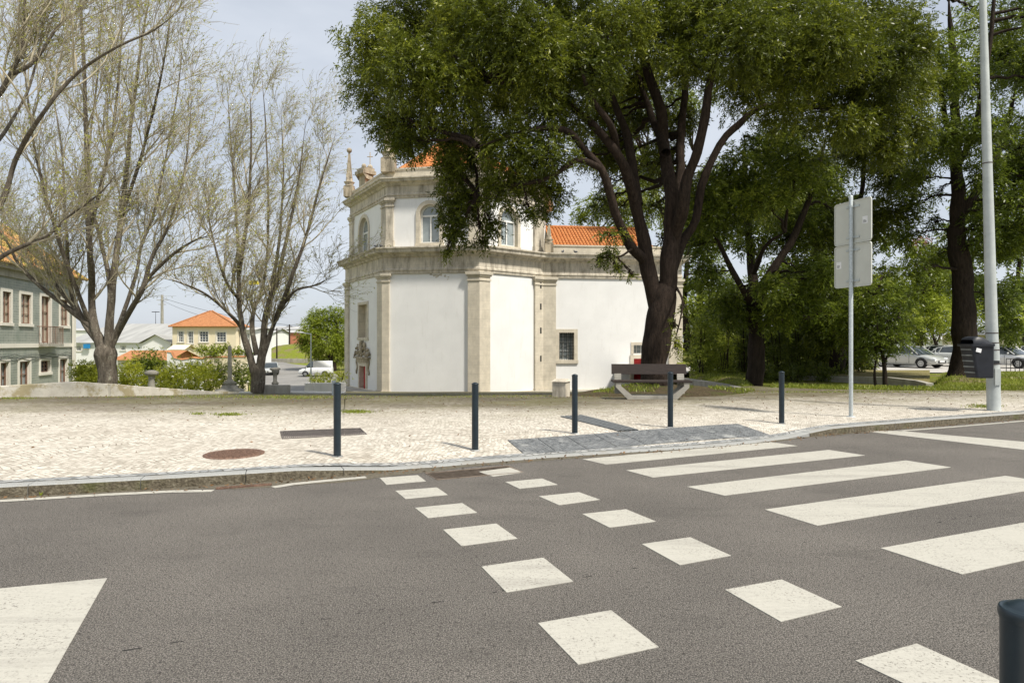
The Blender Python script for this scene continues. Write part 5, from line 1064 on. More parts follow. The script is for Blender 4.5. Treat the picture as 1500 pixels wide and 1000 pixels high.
def bush(name, label, d, cls, leafm, spray=700, ll=.09, lw=.045, L_=.2, cat='bush', group=None, tintb=0., stems=True, base_py=572, flowers=0, depth=.9):
    x = sum(c[0] for c in cls) / len(cls); b = np.array(P(x, base_py, d)); o = empty(name, tuple(b), label, cat, group); Vs, Fs, Ts, n0 = [], [], [], 0; fl = MB(); stm = []
    for q in cls:
        px, py, rx, ry = q[:4]; dz = q[4] if len(q) > 4 else 0; c = np.array(P(px, py, d + dz)); k = d / FPX; r = np.array([rx * k, max(rx, ry) * k * depth, ry * k]); n = max(20, int(1.7 * spray * rx * ry / 3000 * (k / .0213)))
        s, u = ellip(c, r, n, .5); dr = nrm(u + .6 * R.normal(size=u.shape) + np.array([0, 0, .2])); V, F = leaves(s - dr * L_ * .5, dr, 7, L_, ll, lw, .15, .5); Vs.append(V); Fs.append(F + n0); n0 += len(V); Ts.append(np.clip(.56 + tintb + .2 * np.repeat(R.normal(size=n), 7) + .1 * R.normal(size=n * 7), 0, 1))
        foot = np.array([c[0], c[1], b[2]]); ts = np.linspace(0, 1, 5)[None, :, None]
        for j in range(3): e = c + R.normal(size=3) * r * .4; stm.append(((foot + R.normal(size=3) * [.15, .15, 0])[None, None] * (1 - ts) + e[None, None] * ts))
        for j in range(int(flowers * rx * ry / 220)): 
            uu = nrm(R.normal(size=3)); uu[1] = -abs(uu[1]); p = c + uu * r * 1.0; blob(fl, tuple(p), .07, .07, .05, 6)
    W = np.concatenate(stm); V, F = tubes(W, np.full(W.shape[:2], .02), 5); np_mesh('stems', V, F, M['bark_dark'], o)['kind'] = 'stuff'
    np_mesh('foliage', np.concatenate(Vs), np.concatenate(Fs), M[leafm], o, tint=np.concatenate(Ts))
    if fl.v: fl.build('flowers', M['petal'], o)['kind'] = 'stuff'
    return o
bush('hedge', 'bright green hedge between the tiled house and the left bare tree', 27, [(118, 545, 18, 18, 0), (132, 545, 20, 16, 0), (145, 545, 16, 16, 1), (135, 553, 20, 12, -1), (140, 540, 14, 10, 1), (122, 560, 14, 10, -1), (150, 556, 14, 12, 0)], 'leaf_hedge', cat='hedge')
bush('hedge', 'yellow green hedge just right of the left bare tree trunk', 29, [(182, 545, 18, 18, 1), (195, 538, 16, 16, 2), (190, 556, 22, 12, -1), (178, 560, 16, 10, -1), (210, 560, 16, 12, -1)], 'leaf_hedge', tintb=.15, cat='hedge', flowers=.6)
bush('round_bush', 'dark round clipped bush behind the stone baluster', 36, [(218, 528, 26, 18, 0), (205, 534, 16, 14, 0), (232, 534, 16, 14, 0), (218, 545, 24, 16, 0)], 'leaf_mid', 800, tintb=-.05, base_py=560)
bush('shrubbery', 'wide loose green shrubbery right of the stone baluster', 31, [(240, 548, 24, 18, 0), (262, 546, 26, 18, 1), (288, 540, 24, 16, 2), (250, 556, 26, 14, 0), (285, 556, 24, 16, 0), (250, 566, 24, 10, -2), (280, 566, 22, 9, -2), (305, 550, 18, 16, 1), (308, 564, 16, 9, -2), (232, 568, 14, 8, -2)], 'leaf_hedge', tintb=.0, flowers=.8, cat='shrub')
bush('dark_shrub', 'dark green shrub left of the stone column', 34, [(300, 540, 20, 16, 1), (328, 542, 16, 16, 0), (318, 548, 16, 16, 0), (284, 540, 14, 12, 1), (326, 560, 14, 10, -1)], 'leaf_mid', cat='shrub', tintb=-.05)
bush('rose_bush', 'flowering shrub with pale blossoms between the column and the right bare tree', 33, [(348, 545, 14, 18, 0), (358, 558, 14, 12, -1), (345, 563, 14, 8, -1), (362, 545, 10, 16, 1)], 'leaf_mid', cat='shrub', flowers=5)
bush('climbing_plant', 'light green climber sprawling over the garden wall below the cream house', 60.2, [(300, 513, 16, 8, 0), (322, 511, 18, 8, 0), (344, 514, 14, 7, 0), (360, 517, 12, 7, 0), (312, 518, 16, 6, -.3)], 'leaf_light', 500, .16, .09, .35, cat='climber', base_py=530, flowers=1.2, depth=.4, tintb=-.1)
bush('low_hedge', 'low hedge behind the low white wall beside the church', 40, [(462, 553, 12, 7, 0), (480, 551, 14, 8, 0), (498, 551, 14, 9, 0), (470, 558, 14, 5, -1), (490, 559, 14, 5, -1)], 'leaf_hedge', tintb=-.1, cat='hedge')
hl = ['feathery evergreen shrub against the church end wall', 'second feathery evergreen shrub from the church, left of the forking park trunk', 'evergreen shrub directly behind the forking park trunk', 'dark evergreen shrub right of the forking park trunk', 'broad dark evergreen shrub midway between the forking trunk and the sign', 'dark evergreen shrub left of the sign post']
for i, (x, w_, y0, d_) in enumerate(((1030, 20, 455, 30), (1060, 20, 440, 29.5), (1088, 22, 450, 31), (1135, 26, 455, 29), (1168, 30, 450, 30), (1203, 26, 460, 31))):
    bush('evergreen_shrub', hl[i], d_, [(x, y0 + 18 + j * 22, w_ * (1 - .08 * abs(j - 2)), 18, (j % 2) * .6) for j in range(5)], 'leaf_dark' if i > 1 else 'leaf_mid', 760, .12, .035, .28, cat='shrub', group='evergreen shrubs', base_py=568, tintb=.25 if i < 2 else .05)
bush('evergreen_shrub', 'low dark undergrowth shrub at the foot of the evergreens behind the forking trunk', 27.5, [(1120 + 22 * j, 548, 18, 16, (j % 2)) for j in range(6)], 'leaf_dark', 700, .11, .04, .25, cat='shrub', group='evergreen shrubs', base_py=568)
bush('evergreen_shrub', 'dark shrub standing in the shade left of the two stemmed tree', 30, [(1235, 480, 18, 24, 1), (1245, 505, 20, 30, 0), (1262, 522, 18, 20, 0), (1240, 535, 16, 14, 0)], 'leaf_dark', 700, .11, .04, .25, cat='shrub', group='evergreen shrubs', base_py=552)

fh = ['dense far hedge between the church end wall and the forking park trunk', 'dense far hedge right behind the forking park trunk', 'dense far hedge left of the sign post', 'dense far hedge right of the sign post']
for i, (x0, n_) in enumerate(((1022, 4), (1095, 4), (1165, 4), (1232, 3))):
    bush('far_hedge', fh[i], 35, [(x0 + 18 * j, y, 20, 26, (j % 2) * .8) for j in range(n_) for y in (450, 490, 530)], 'leaf_mid' if i == 0 else 'leaf_dark', 330, .20, .09, .4, cat='hedge', group='hedges behind the park trees', base_py=556, tintb=.1, depth=.7)
# grass blades: park lawn, mound, weeds in the paving
def blades(name, X, Y, Z, h, mat, w_=.012):
    n = len(X); a = R.uniform(0, 2 * PI, n); lean = R.normal(size=(n, 2)) * .4; hh = h * R.uniform(.5, 1.4, n); dx, dy = np.cos(a) * w_, np.sin(a) * w_
    V = np.stack([np.stack([X - dx, Y - dy, Z], -1), np.stack([X + dx, Y + dy, Z], -1), np.stack([X + lean[:, 0] * hh + dx * .2, Y + lean[:, 1] * hh + dy * .2, Z + hh], -1), np.stack([X + lean[:, 0] * hh - dx * .2, Y + lean[:, 1] * hh - dy * .2, Z + hh], -1)], 1).reshape(-1, 3)
    return V, np.arange(4 * n).reshape(-1, 4), np.clip(.45 + .25 * R.normal(size=n), 0, 1)
def interp_sheet(Xg_, Yg_, Zg_, n, lo=0., hi=1., pw=1.):
    u = R.random(n) * (Xg_.shape[1] - 1.001); v = (lo + (hi - lo) * R.random(n) ** pw) * (Xg_.shape[0] - 1.001); i, j = v.astype(int), u.astype(int); f, g = v - i, u - j
    return [A[i, j] * (1 - f) * (1 - g) + A[i + 1, j] * f * (1 - g) + A[i, j + 1] * (1 - f) * g + A[i + 1, j + 1] * f * g for A in (Xg_, Yg_, Zg_)]
a = blades('g', *interp_sheet(Xl, Yl, Zl, 60000, 0, .95), .07, M['grassblade'], .014)
X_, Y_, Z_ = interp_sheet(Xl, Yl, Zl, 9000, 0, .02); b = blades('g', X_, Y_, Z_, .07, M['grassblade'])
X_, Y_, Z_ = interp_sheet(Xm, Ym, Zm, 9000); k_ = (np.sin(X_ * 1.9 + 1) + np.sin(Y_ * 2.3) + .6 * np.sin(X_ * 5)) > .35; k_ &= (((X_ - 4.55) / 3.05) ** 2 + ((Y_ - 20.5) / 2.75) ** 2) < 1; c = blades('g', X_[k_], Y_[k_], Z_[k_], .07, M['grassblade'])
Vn, Fn, Tn, n0 = [], [], [], 0
# weeds: small patches where the photograph has them
W_ = []
for px, py, rx, ry, n in ((520, 603, 24, 2.5, 700), (335, 607, 22, 2, 500), (1440, 595, 28, 3, 500), (290, 606, 10, 1.5, 150), (20, 583, 30, 1.5, 400), (300, 580, 260, 3, 2500), (430, 582, 90, 3, 1200), (700, 580, 200, 3, 1200), (1250, 574, 240, 1.5, 1500), (60, 725, 1, .5, 10)):
    for _ in range(n):
        x_, y_ = px + rnd.gauss(0, rx * .5), py + rnd.gauss(0, ry * .5)
        if y_ < 575.5 and px < 1000: continue
        W_.append(G(x_, y_))
W_ = np.array(W_); e_ = blades('g', W_[:, 0], W_[:, 1], W_[:, 2], .025, M['grassblade'], .008)
for v_, f_, t_ in (a, b, c, e_): Vn.append(v_); Fn.append(f_ + n0); Tn.append(t_); n0 += len(v_)
go = np_mesh('grass_blades', np.concatenate(Vn), np.concatenate(Fn), M['grassblade'], tint=np.concatenate(Tn)); tag(go, 'short green grass on the park lawn, tree mound and paving joints', 'grass', kind='stuff')
# fallen leaves
n = 2200; X_ = R.uniform(-14, 14, n); Y_ = np.abs(R.normal(0, 3.5, n)) * 1.0; Y_ = 20 - Y_ * 1.3; ok = Y_ > yk(X_) + .4; X_, Y_ = X_[ok], Y_[ok]
xg = R.uniform(-6, 12, 500); yg_ = yk(xg) - np.abs(R.normal(0, .10, 500)) - .02
c = np.concatenate([np.stack([X_, Y_, hp(X_, Y_) + .012], -1), np.stack([xg, yg_, 0 * xg + .014], -1)]); dd = nrm(R.normal(size=(len(c), 3)) * [1, 1, .12]); V, F = leaves(c, dd, 1, .02, .045, .02, 0, .1)
t = plain('dead_leaf', (.16, .09, .04), .8, var=.5, sc_=2); fo = np_mesh('fallen_leaves', V, F, t, tint=None); tag(fo, 'dry brown leaves scattered over the paving and gutter', 'leaves', kind='stuff')

# ------------------------------------------------------------------ street furniture
def bollard(loc, label, first=[None]):
    if first[0] is None:
        o = empty('bollard', loc, label, 'bollard', 'dark steel bollards along the kerb'); off = Vector(loc)
        m = MB(); m.lathe((0, 0, 0), [(.0475, -.05), (.0475, .925), (.0475, .928)], 32); b_ = m.build('post', M['bollard'], None, origin=(0, 0, 0)); b_.parent = o
        m = MB(); m.lathe((0, 0, 0), [(.049, .922), (.051, .93), (.051, .938), (.049, .944), (.0455, .9455), (.044, .942), (.036, .949), (.022, .957), (.006, .960)], 32); b_ = m.build('cap', M['bollard'], None, origin=(0, 0, 0)); b_.parent = o
        m = MB(); m.lathe((0, 0, 0), [(.075, -.02), (.072, .004), (.05, .009)], 20); b_ = m.build('footing', M['granite_setts'], None, origin=(0, 0, 0)); b_.parent = o
        first[0] = o; return o
    c = copy_tree(first[0]); c.location = loc; c['label'] = label; return c
for (px, py), lab in zip(((494, 668), (696, 659), (842, 634.5), (982, 625.5), (1145, 620)), ('leftmost bollard, in front of the dark paving grate', 'second bollard from the left, below the double pilaster of the church', 'middle bollard beside the ribbed guide strip', 'bollard in front of the bench', 'rightmost bollard on the far pavement, between the bench and the sign post')):
    q = G(px, py); bollard(q, 'slim dark blue ' + lab)
bollard((1.035, 1.285, .12), 'slim dark blue bollard cropped by the lower right corner, nearest to the camera')

# manhole cover
q = G(343, 665); o = empty('manhole_cover', (q[0], q[1], q[2] + .004), 'round rusty iron manhole cover in the pale paving', 'manhole cover')
m = MB(); m.lathe((0, 0, 0), [(.375, -.02), (.375, .008), (.335, .009), (.333, .002)], 40); b_ = m.build('rim', M['rust'], None, origin=(0, 0, 0)); b_.parent = o
m = MB(); m.lathe((0, 0, 0), [(.325, -.02), (.325, .004), (.002, .0045)], 40)
for i in range(-6, 7):
    for j in range(-6, 7):
        x, y = i * .048, j * .048
        if x * x + y * y < .29 ** 2: m.box(x - .017, x + .017, y - .017, y + .017, .003, .011)
b_ = m.build('lid', M['rust'], None, origin=(0, 0, 0)); b_.parent = o
# grates: frame and bars
def grate(name, label, pts, nb, mat, zf, z=.012, along=True):
    q = [Vector(G(x, y, zf)[:2]) for x, y in pts]; c = sum(q, Vector((0, 0))) / 4; zz = float(hp(c.x, c.y)) if zf is None else zf; o = empty(name, (c.x, c.y, zz), label, 'drain grate')
    def it(u, v): return q[0] * (1 - u) * (1 - v) + q[1] * u * (1 - v) + q[2] * u * v + q[3] * (1 - u) * v
    def cell(m, u0, u1, v0, v1, a, b): m.prism([tuple(it(u0, v0)), tuple(it(u1, v0)), tuple(it(u1, v1)), tuple(it(u0, v1))][::-1], zz + a, zz + b)
    m = MB(); cell(m, 0, 1, 0, .05, -.03, z); cell(m, 0, 1, .95, 1, -.03, z); cell(m, 0, .015, .05, .95, -.03, z - .001); cell(m, .985, 1, .05, .95, -.03, z - .001); f_ = m.build('rim', mat, o)
    m = MB()
    for i in range(nb): a = .02 + .96 * i / nb; cell(m, a, a + .62 * .96 / nb, .06, .94, -.02, z - .004)
    for k in (.3, .5, .7): cell(m, .015, .985, k - .02, k + .02, -.02, z - .006)
    m.build('bars', mat, o); m = MB(); cell(m, .01, .99, .04, .96, -.012, .003); m.build('pit', M['grate_dusty'] if zf is not None else M['dark'], o); return o
grate('paving_grate', 'long dark iron grate let into the pale paving behind the leftmost bollard', [(410, 632), (528, 627.5), (538, 636), (413, 643)], 44, M['grate'], None)
grate('road_grate', 'rusty iron grate in the asphalt between the two rows of square markings', [(622, 693), (745, 682), (767, 692), (640, 703)], 40, M['grate_dusty'], 0, .007)
q = [G(x, y, 0)[:2] for x, y in ((316, 717), (398, 711))]; m = MB(); d_ = (Vector(q[1]) - Vector(q[0])); n_ = Vector((-d_.y, d_.x)).normalized(); A = Vector(q[0])
F_ = lambda u, v, z: (*(A + d_ * u + n_ * v), z)
for v0, v1 in ((0, .018), (.05, .065)): m.box(0, 1, v0, v1, -.02, .016, 0, F_)
for i in range(24): m.box(i / 24, i / 24 + .018, .02, .05, -.02, .012, 0, F_)
dk = m.build('gutter_drain', M['rust']); tag(dk, 'narrow rusty gutter drain frame at the foot of the kerb', 'drain')

# back to back road signs
q = G(1246.5, 610); o = empty('road_sign', q, 'grey back of two stacked rectangular signs on a slim steel post', 'sign')
m = MB(); m.lathe(q, [(.038, -.1), (.038, 4.33), (.03, 4.35), (.005, 4.355)], 20); m.lathe(q, [(.09, -.02), (.085, .008), (.04, .012)], 18); m.build('post', M['galv'], o)
A = Vector(P(1223, 0, 13.1)[:2]); B = Vector(P(1277, 0, 12.25)[:2]); FS = Face(A, B); pc_ = Vector(q[:2])
mid_u = (pc_ - A).dot(FS.u); off = (pc_ - A).dot(FS.n)
FS = Face(A + FS.n * (off - .055), B + FS.n * (off - .055))
def rrect(w_, z0, z1, r, n=6):
    pts = []
    for cx2, cz, a0 in ((w_ - r, z1 - r, 0), (r, z1 - r, 90), (r, z0 + r, 180), (w_ - r, z0 + r, 270)):
        for i in range(n + 1): a = math.radians(a0 + 90 * i / n); pts.append((cx2 + r * math.cos(a), cz + r * math.sin(a)))
    return pts
z1_ = 4.375
for k, (a, b) in enumerate(((z1_ - .845, z1_), (z1_ - 1.70, z1_ - .855))):
    m = MB(); pts = rrect(FS.w, a, b, .06); n = len(pts)
    m.add([FS.p(x, 0, z) for x, z in pts] + [FS.p(x, -.012, z) for x, z in pts], [tuple(range(n)), tuple(range(2 * n - 1, n - 1, -1))] + [(i, (i + 1) % n, n + (i + 1) % n, n + i) for i in range(n)])
    pi_ = rrect(FS.w, a, b, .06); # turned edge
    for i in range(n):
        x0, z0 = pts[i]; x1, z1 = pts[(i + 1) % n]; c0, c1 = FS.w / 2, (a + b) / 2
        sh = lambda x, z: (c0 + (x - c0) * .965, c1 + (z - c1) * .965)
        m.add([FS.p(x0, .014, z0), FS.p(x1, .014, z1), FS.p(*[sh(x1, z1)[0], .014, sh(x1, z1)[1]]), FS.p(*[sh(x0, z0)[0], .014, sh(x0, z0)[1]])], [(0, 1, 2, 3)]); m.add([FS.p(x0, 0, z0), FS.p(x1, 0, z1), FS.p(x1, .014, z1), FS.p(x0, .014, z0)], [(0, 1, 2, 3)])
        s0, s1 = sh(x0, z0), sh(x1, z1); m.add([FS.p(s0[0], .014, s0[1]), FS.p(s1[0], .014, s1[1]), FS.p(s1[0], .001, s1[1]), FS.p(s0[0], .001, s0[1])], [(0, 1, 2, 3)])
    pn = m.build('sign_panel', M['sign_back'], o)
    for zz in (a + .12, b - .12):
        c2 = MB(); fbox(c2, FS, mid_u - .16, mid_u + .16, .002, .018, zz - .02, zz + .02)
        ring = [(q[0] + .048 * math.cos(t_), q[1] + .048 * math.sin(t_)) for t_ in np.linspace(0, 2 * PI, 17)[:-1]]; c2.prism(ring, zz - .018, zz + .018); cc_ = c2.build('clamp', M['galv'], o); cc_.parent = pn; cc_.location = (0, 0, 0)
    c2 = MB(); u_ = FS.w * (.83 if k == 0 else .12); zz = a + (.42 if k == 0 else .46)
    fbox(c2, FS, u_ - .06, u_ + .06, .002, .004, zz - .07, zz + .07); st_ = c2.build('sticker', M['sticker'], o); st_.parent = pn; st_.location = (0, 0, 0)
    c2 = MB()
    for r_ in range(3): fbox(c2, FS, u_ - .045, u_ + rnd.uniform(0, .04), .005, .006, zz - .05 + r_ * .02, zz - .042 + r_ * .02)
    c2.build('sticker_print', M['plastic'], o)
# lamp post, leaning very slightly, with its arm above the frame
q = G(1456, 601); o = empty('lamp_post', q, 'tall pale grey tapered lamp post carrying a litter bin', 'lamp post'); top = (q[0] - .26, q[1], q[2] + 9.6)
def lp(z): return (q[0] - .26 * z / 9.6, q[1], q[2] + z)
m = MB(); zs_ = [0, .02, 1.35, 1.37, 1.5, 4, 7, 9.6]; rs_ = [.135, .128, .125, .125, .113, .098, .08, .06]; m.tube([lp(z) for z in [-.1] + zs_], [.135] + rs_, 24); m.build('pole', M['post'], o)
for z in (1.0, 1.3, 1.45, 1.66, 5.3):
    m = MB(); r = np.interp(z, zs_, rs_) + .004; m.tube([lp(z - .012), lp(z + .012)], [r, r], 24); m.build('strap', M['grate'], o)
m = MB(); m.tube([lp(9.5), (top[0] - .1, top[1] - .5, top[2] + .4), (top[0] - .2, top[1] - 1.6, top[2] + .6)], [.05, .04, .035], 10); m.build('arm', M['post'], o)
m = MB(); blob(m, (top[0] - .22, top[1] - 1.95, top[2] + .6), .15, .42, .09, 12); m.build('lamp_head', M['lamp'], o)
m = MB(); c = lp(.75); m.box(c[0] - .06, c[0] + .06, c[1] - .142, c[1] - .12, c[2] - .2, c[2] + .15); m.build('access_door', M['post'], o)
# litter bin on the post
bc = P(1430, 553, 13.55); bz = bc[2]; bo = empty('litter_bin', bc, 'dark grey plastic litter bin hanging on the lamp post, scuffed white along its left edge', 'litter bin')
def bx_ring(xl_, xr_, yf, yb, z, r=.04):
    pts = []
    for cx2, cy2, a0 in ((xr_ - r, yb - r, 0), (xl_ + r, yb - r, 90), (xl_ + r, yf + r, 180), (xr_ - r, yf + r, 270)):
        for i in range(4): a = math.radians(a0 + 30 * i); pts.append((cx2 + r * math.cos(a), cy2 + r * math.sin(a), z))
    return pts
X0 = bc[0]; yb = bc[1]; lean = .0
m = MB(); rings = [bx_ring(X0 - .11, X0 + .25, yb - .17, yb + .17, bz), bx_ring(X0 - .115, X0 + .255, yb - .175, yb + .175, bz + .02), bx_ring(X0 - .22, X0 + .245, yb - .20, yb + .20, bz + .66), bx_ring(X0 - .26, X0 + .25, yb - .225, yb + .225, bz + .665), bx_ring(X0 - .265, X0 + .25, yb - .225, yb + .225, bz + .71)]
vs = [v for r_ in rings for v in r_]; k = 16; m.add(vs, [(i * k + j, i * k + (j + 1) % k, (i + 1) * k + (j + 1) % k, (i + 1) * k + j) for i in range(len(rings) - 1) for j in range(k)] + [tuple(reversed(range(k)))], 0, False)
for j in range(5): z = bz + .1 + j * .12; f = j / 5; m.box(X0 - .135 - .1 * (z - bz) / .66, X0 - .115 - .1 * (z - bz) / .66, yb - .15, yb + .15, z, z + .03, 1)
m.build('body', [M['bin'], M['bin_side']], bo)
m = MB(); n = 8; P0 = []
for i in range(n + 1):
    a = PI * .5 * i / n; x = X0 + .25 - .42 * math.sin(a) * 1.05; z = bz + .71 + .17 * math.cos(a) ** .8 * 1. if i < n else bz + .71; P0.append((X0 - .2 + .45 * i / n, bz + .71 + .16 * math.sin(PI * min(1, .18 + .82 * i / n)) ** .6))
P0 = [(X0 - .20, bz + .80), (X0 - .17, bz + .85), (X0 - .08, bz + .87), (X0 + .03, bz + .85), (X0 + .14, bz + .78), (X0 + .24, bz + .712)]
V = []
for x, z in P0: V += [(x, yb - .2, bz + .712), (x, yb - .19, z - .02), (x, yb - .15, z), (x, yb + .15, z), (x, yb + .19, z - .02), (x, yb + .2, bz + .712)]
m.add(V, [(i * 6 + j, (i + 1) * 6 + j, (i + 1) * 6 + j + 1, i * 6 + j + 1) for i in range(len(P0) - 1) for j in range(5)], 0, True); m.build('hood', M['bin'], bo)
m = MB(); m.box(X0 - .19, X0 + .2, yb - .19, yb + .19, bz + .66, bz + .70); m.build('opening', M['dark'], bo)
m = MB(); F_ = lambda x, y, z: (X0 - .1 + x * .96 + z * .25, yb - .206 + .0 * y + y, bz + .58 + z - .25 * x); m.box(-.055, .055, -.008, -.004, -.04, .04, 0, F_); m.build('sticker', M['sticker'], bo)
m = MB(); pz = lp(1.25); m.box(X0 + .22, pz[0] - .05, yb - .05, yb + .05, bz + .3, bz + .36); m.build('bracket', M['iron'], bo)

# bench of concrete trapezoid frames and old dark planks
q = G(955, 584); o = empty('park_bench', q, 'bench with dark planks on a splayed concrete frame in front of the big tree', 'bench'); d_ = q[1]; zg = q[2]
s_ = d_ / FPX; rot = -.07
def BF(x, y, z): return (q[0] + x * math.cos(rot) - y * math.sin(rot), q[1] + x * math.sin(rot) + y * math.cos(rot), zg + z)
tt_ = .075; prof = [(-.92, .42), (-.79, .42), (-.79, .33), (-.50, .085), (.50, .085), (.80, .33), (.80, .42), (.93, .42), (.93, .30), (.60, -.03), (-.60, -.03), (-.92, .30)]
m = MB(); n = len(prof); vs = [BF(x, -.08, z) for x, z in prof] + [BF(x, .48, z) for x, z in prof]
for tri in ((0, 1, 2, 11), (11, 2, 3, 10), (10, 3, 4, 9), (9, 4, 5, 8), (8, 5, 6, 7)): m.add([vs[i] for i in tri] + [vs[i + n] for i in tri], [(0, 1, 2, 3), (7, 6, 5, 4)])
m.add(vs, [(i, (i + 1) % n, n + (i + 1) % n, n + i) for i in range(n)]); m.build('concrete_frame', M['concrete'], o)
for k in range(3):
    m = MB(); m.box(-1.0, 1.0, -.1 + k * .195, -.1 + k * .195 + .175, .42, .465, 0, BF); m.build('seat_plank', M['wood'], o, bevel=.006)
for x in (-.82, .82): m = MB(); m.box(x - .09, x + .09, .50, .56, .1, .62, 0, lambda a, b, c: BF(a, b + (c - .45) * .22, c)); m.build('back_post', M['concrete'], o)
m = MB(); m.box(-.98, .98, .545, .585, .60, .87, 0, lambda a, b, c: BF(a, b + (c - .6) * .22, c)); m.build('backrest', M['wood'], o, bevel=.006)
# stone block cabinet by the wall
q = G(823, 581); o = empty('stone_cabinet', q, 'small weathered stone utility block with a sloped cap at the foot of the church wing', 'utility block')
def CF(x, y, z): c_, s__ = math.cos(-.35), math.sin(-.35); return (q[0] + x * c_ - y * s__, q[1] + x * s__ + y * c_, q[2] + z)
m = MB(); m.box(-.24, .16, -.15, .3, -.05, .43, 0, CF); m.build('block', M['stone_dirty'], o, bevel=.01)
m = MB(); m.add([CF(*p) for p in ((-.27, -.18, .432), (.19, -.18, .432), (.19, .33, .432), (-.27, .33, .432), (-.2, -.08, .50), (.14, -.08, .50), (.14, .26, .50), (-.2, .26, .50))], [(0, 1, 5, 4), (1, 2, 6, 5), (2, 3, 7, 6), (3, 0, 4, 7), (4, 5, 6, 7)]); m.build('cap', M['stone_dirty'], o)

# stone column on steps, baluster and urn stump at the plaza edge
def pier(name, label, px, d, py_base, parts, mat='concrete', k=20):
    c = P(px, py_base, d); o = empty(name, c, label, 'stone column' if 'col' in name else 'stone ornament')
    for nm, prof, kk in parts:
        m = MB(); m.lathe(c, prof, kk, sm=kk > 8); b_ = m.build(nm, M[mat], o)
    return o
pier('stone_column', 'slender stone column on a stepped round base beside the right bare tree', 336.5, 28.6, 572, [('stepped_base', [(.62, -.2), (.60, .05), (.35, .12), (.33, .22), (.27, .25), (.2, .28), (.32, .33), (.13, .46), (.12, .5)], 24), ('shaft', [(.10, .48), (.085, 1.95), (.05, 2.0)], 8)])
pier('stone_baluster', 'mushroom shaped stone baluster standing in the shrubbery', 222, 26.5, 572, [('stem', [(.17, -.2), (.15, .1), (.11, .45), (.13, .62)], 16), ('head', [(.12, .6), (.22, .64), (.27, .7), (.25, .78), (.12, .84), (.02, .85)], 14)])
pier('stone_urn', 'small stone urn pedestal in front of the street at the plaza edge', 403, 28.3, 573, [('foot', [(.16, -.2), (.15, .05), (.10, .1), (.13, .2), (.09, .25)], 14), ('urn', [(.09, .25), (.14, .32), (.16, .36), (.08, .45), (.09, .8), (.16, .84), (.13, .9), (.24, .97), (.22, 1.02), (.05, 1.06)], 14)])
m = MB(); c = P(376, 572, 26.4); m.box(c[0] - .55, c[0] + .95, c[1] + .9, c[1] + 1.3, c[2] - .3, c[2] + .16); so = m.build('stone_bench', M['concrete'], bevel=.03); tag(so, 'low rough stone bench block at the foot of the right bare tree', 'stone bench')
# sensor post just behind the leftmost bollard
q = P(489, 575, 22); m = MB(); m.box(q[0] - .06, q[0] + .06, q[1] - .05, q[1] + .05, q[2] - .3, q[2] + .42); tag(m.build('marker_post', M['galv'], bevel=.01), 'short grey marker post seen just behind the leftmost bollard', 'post')

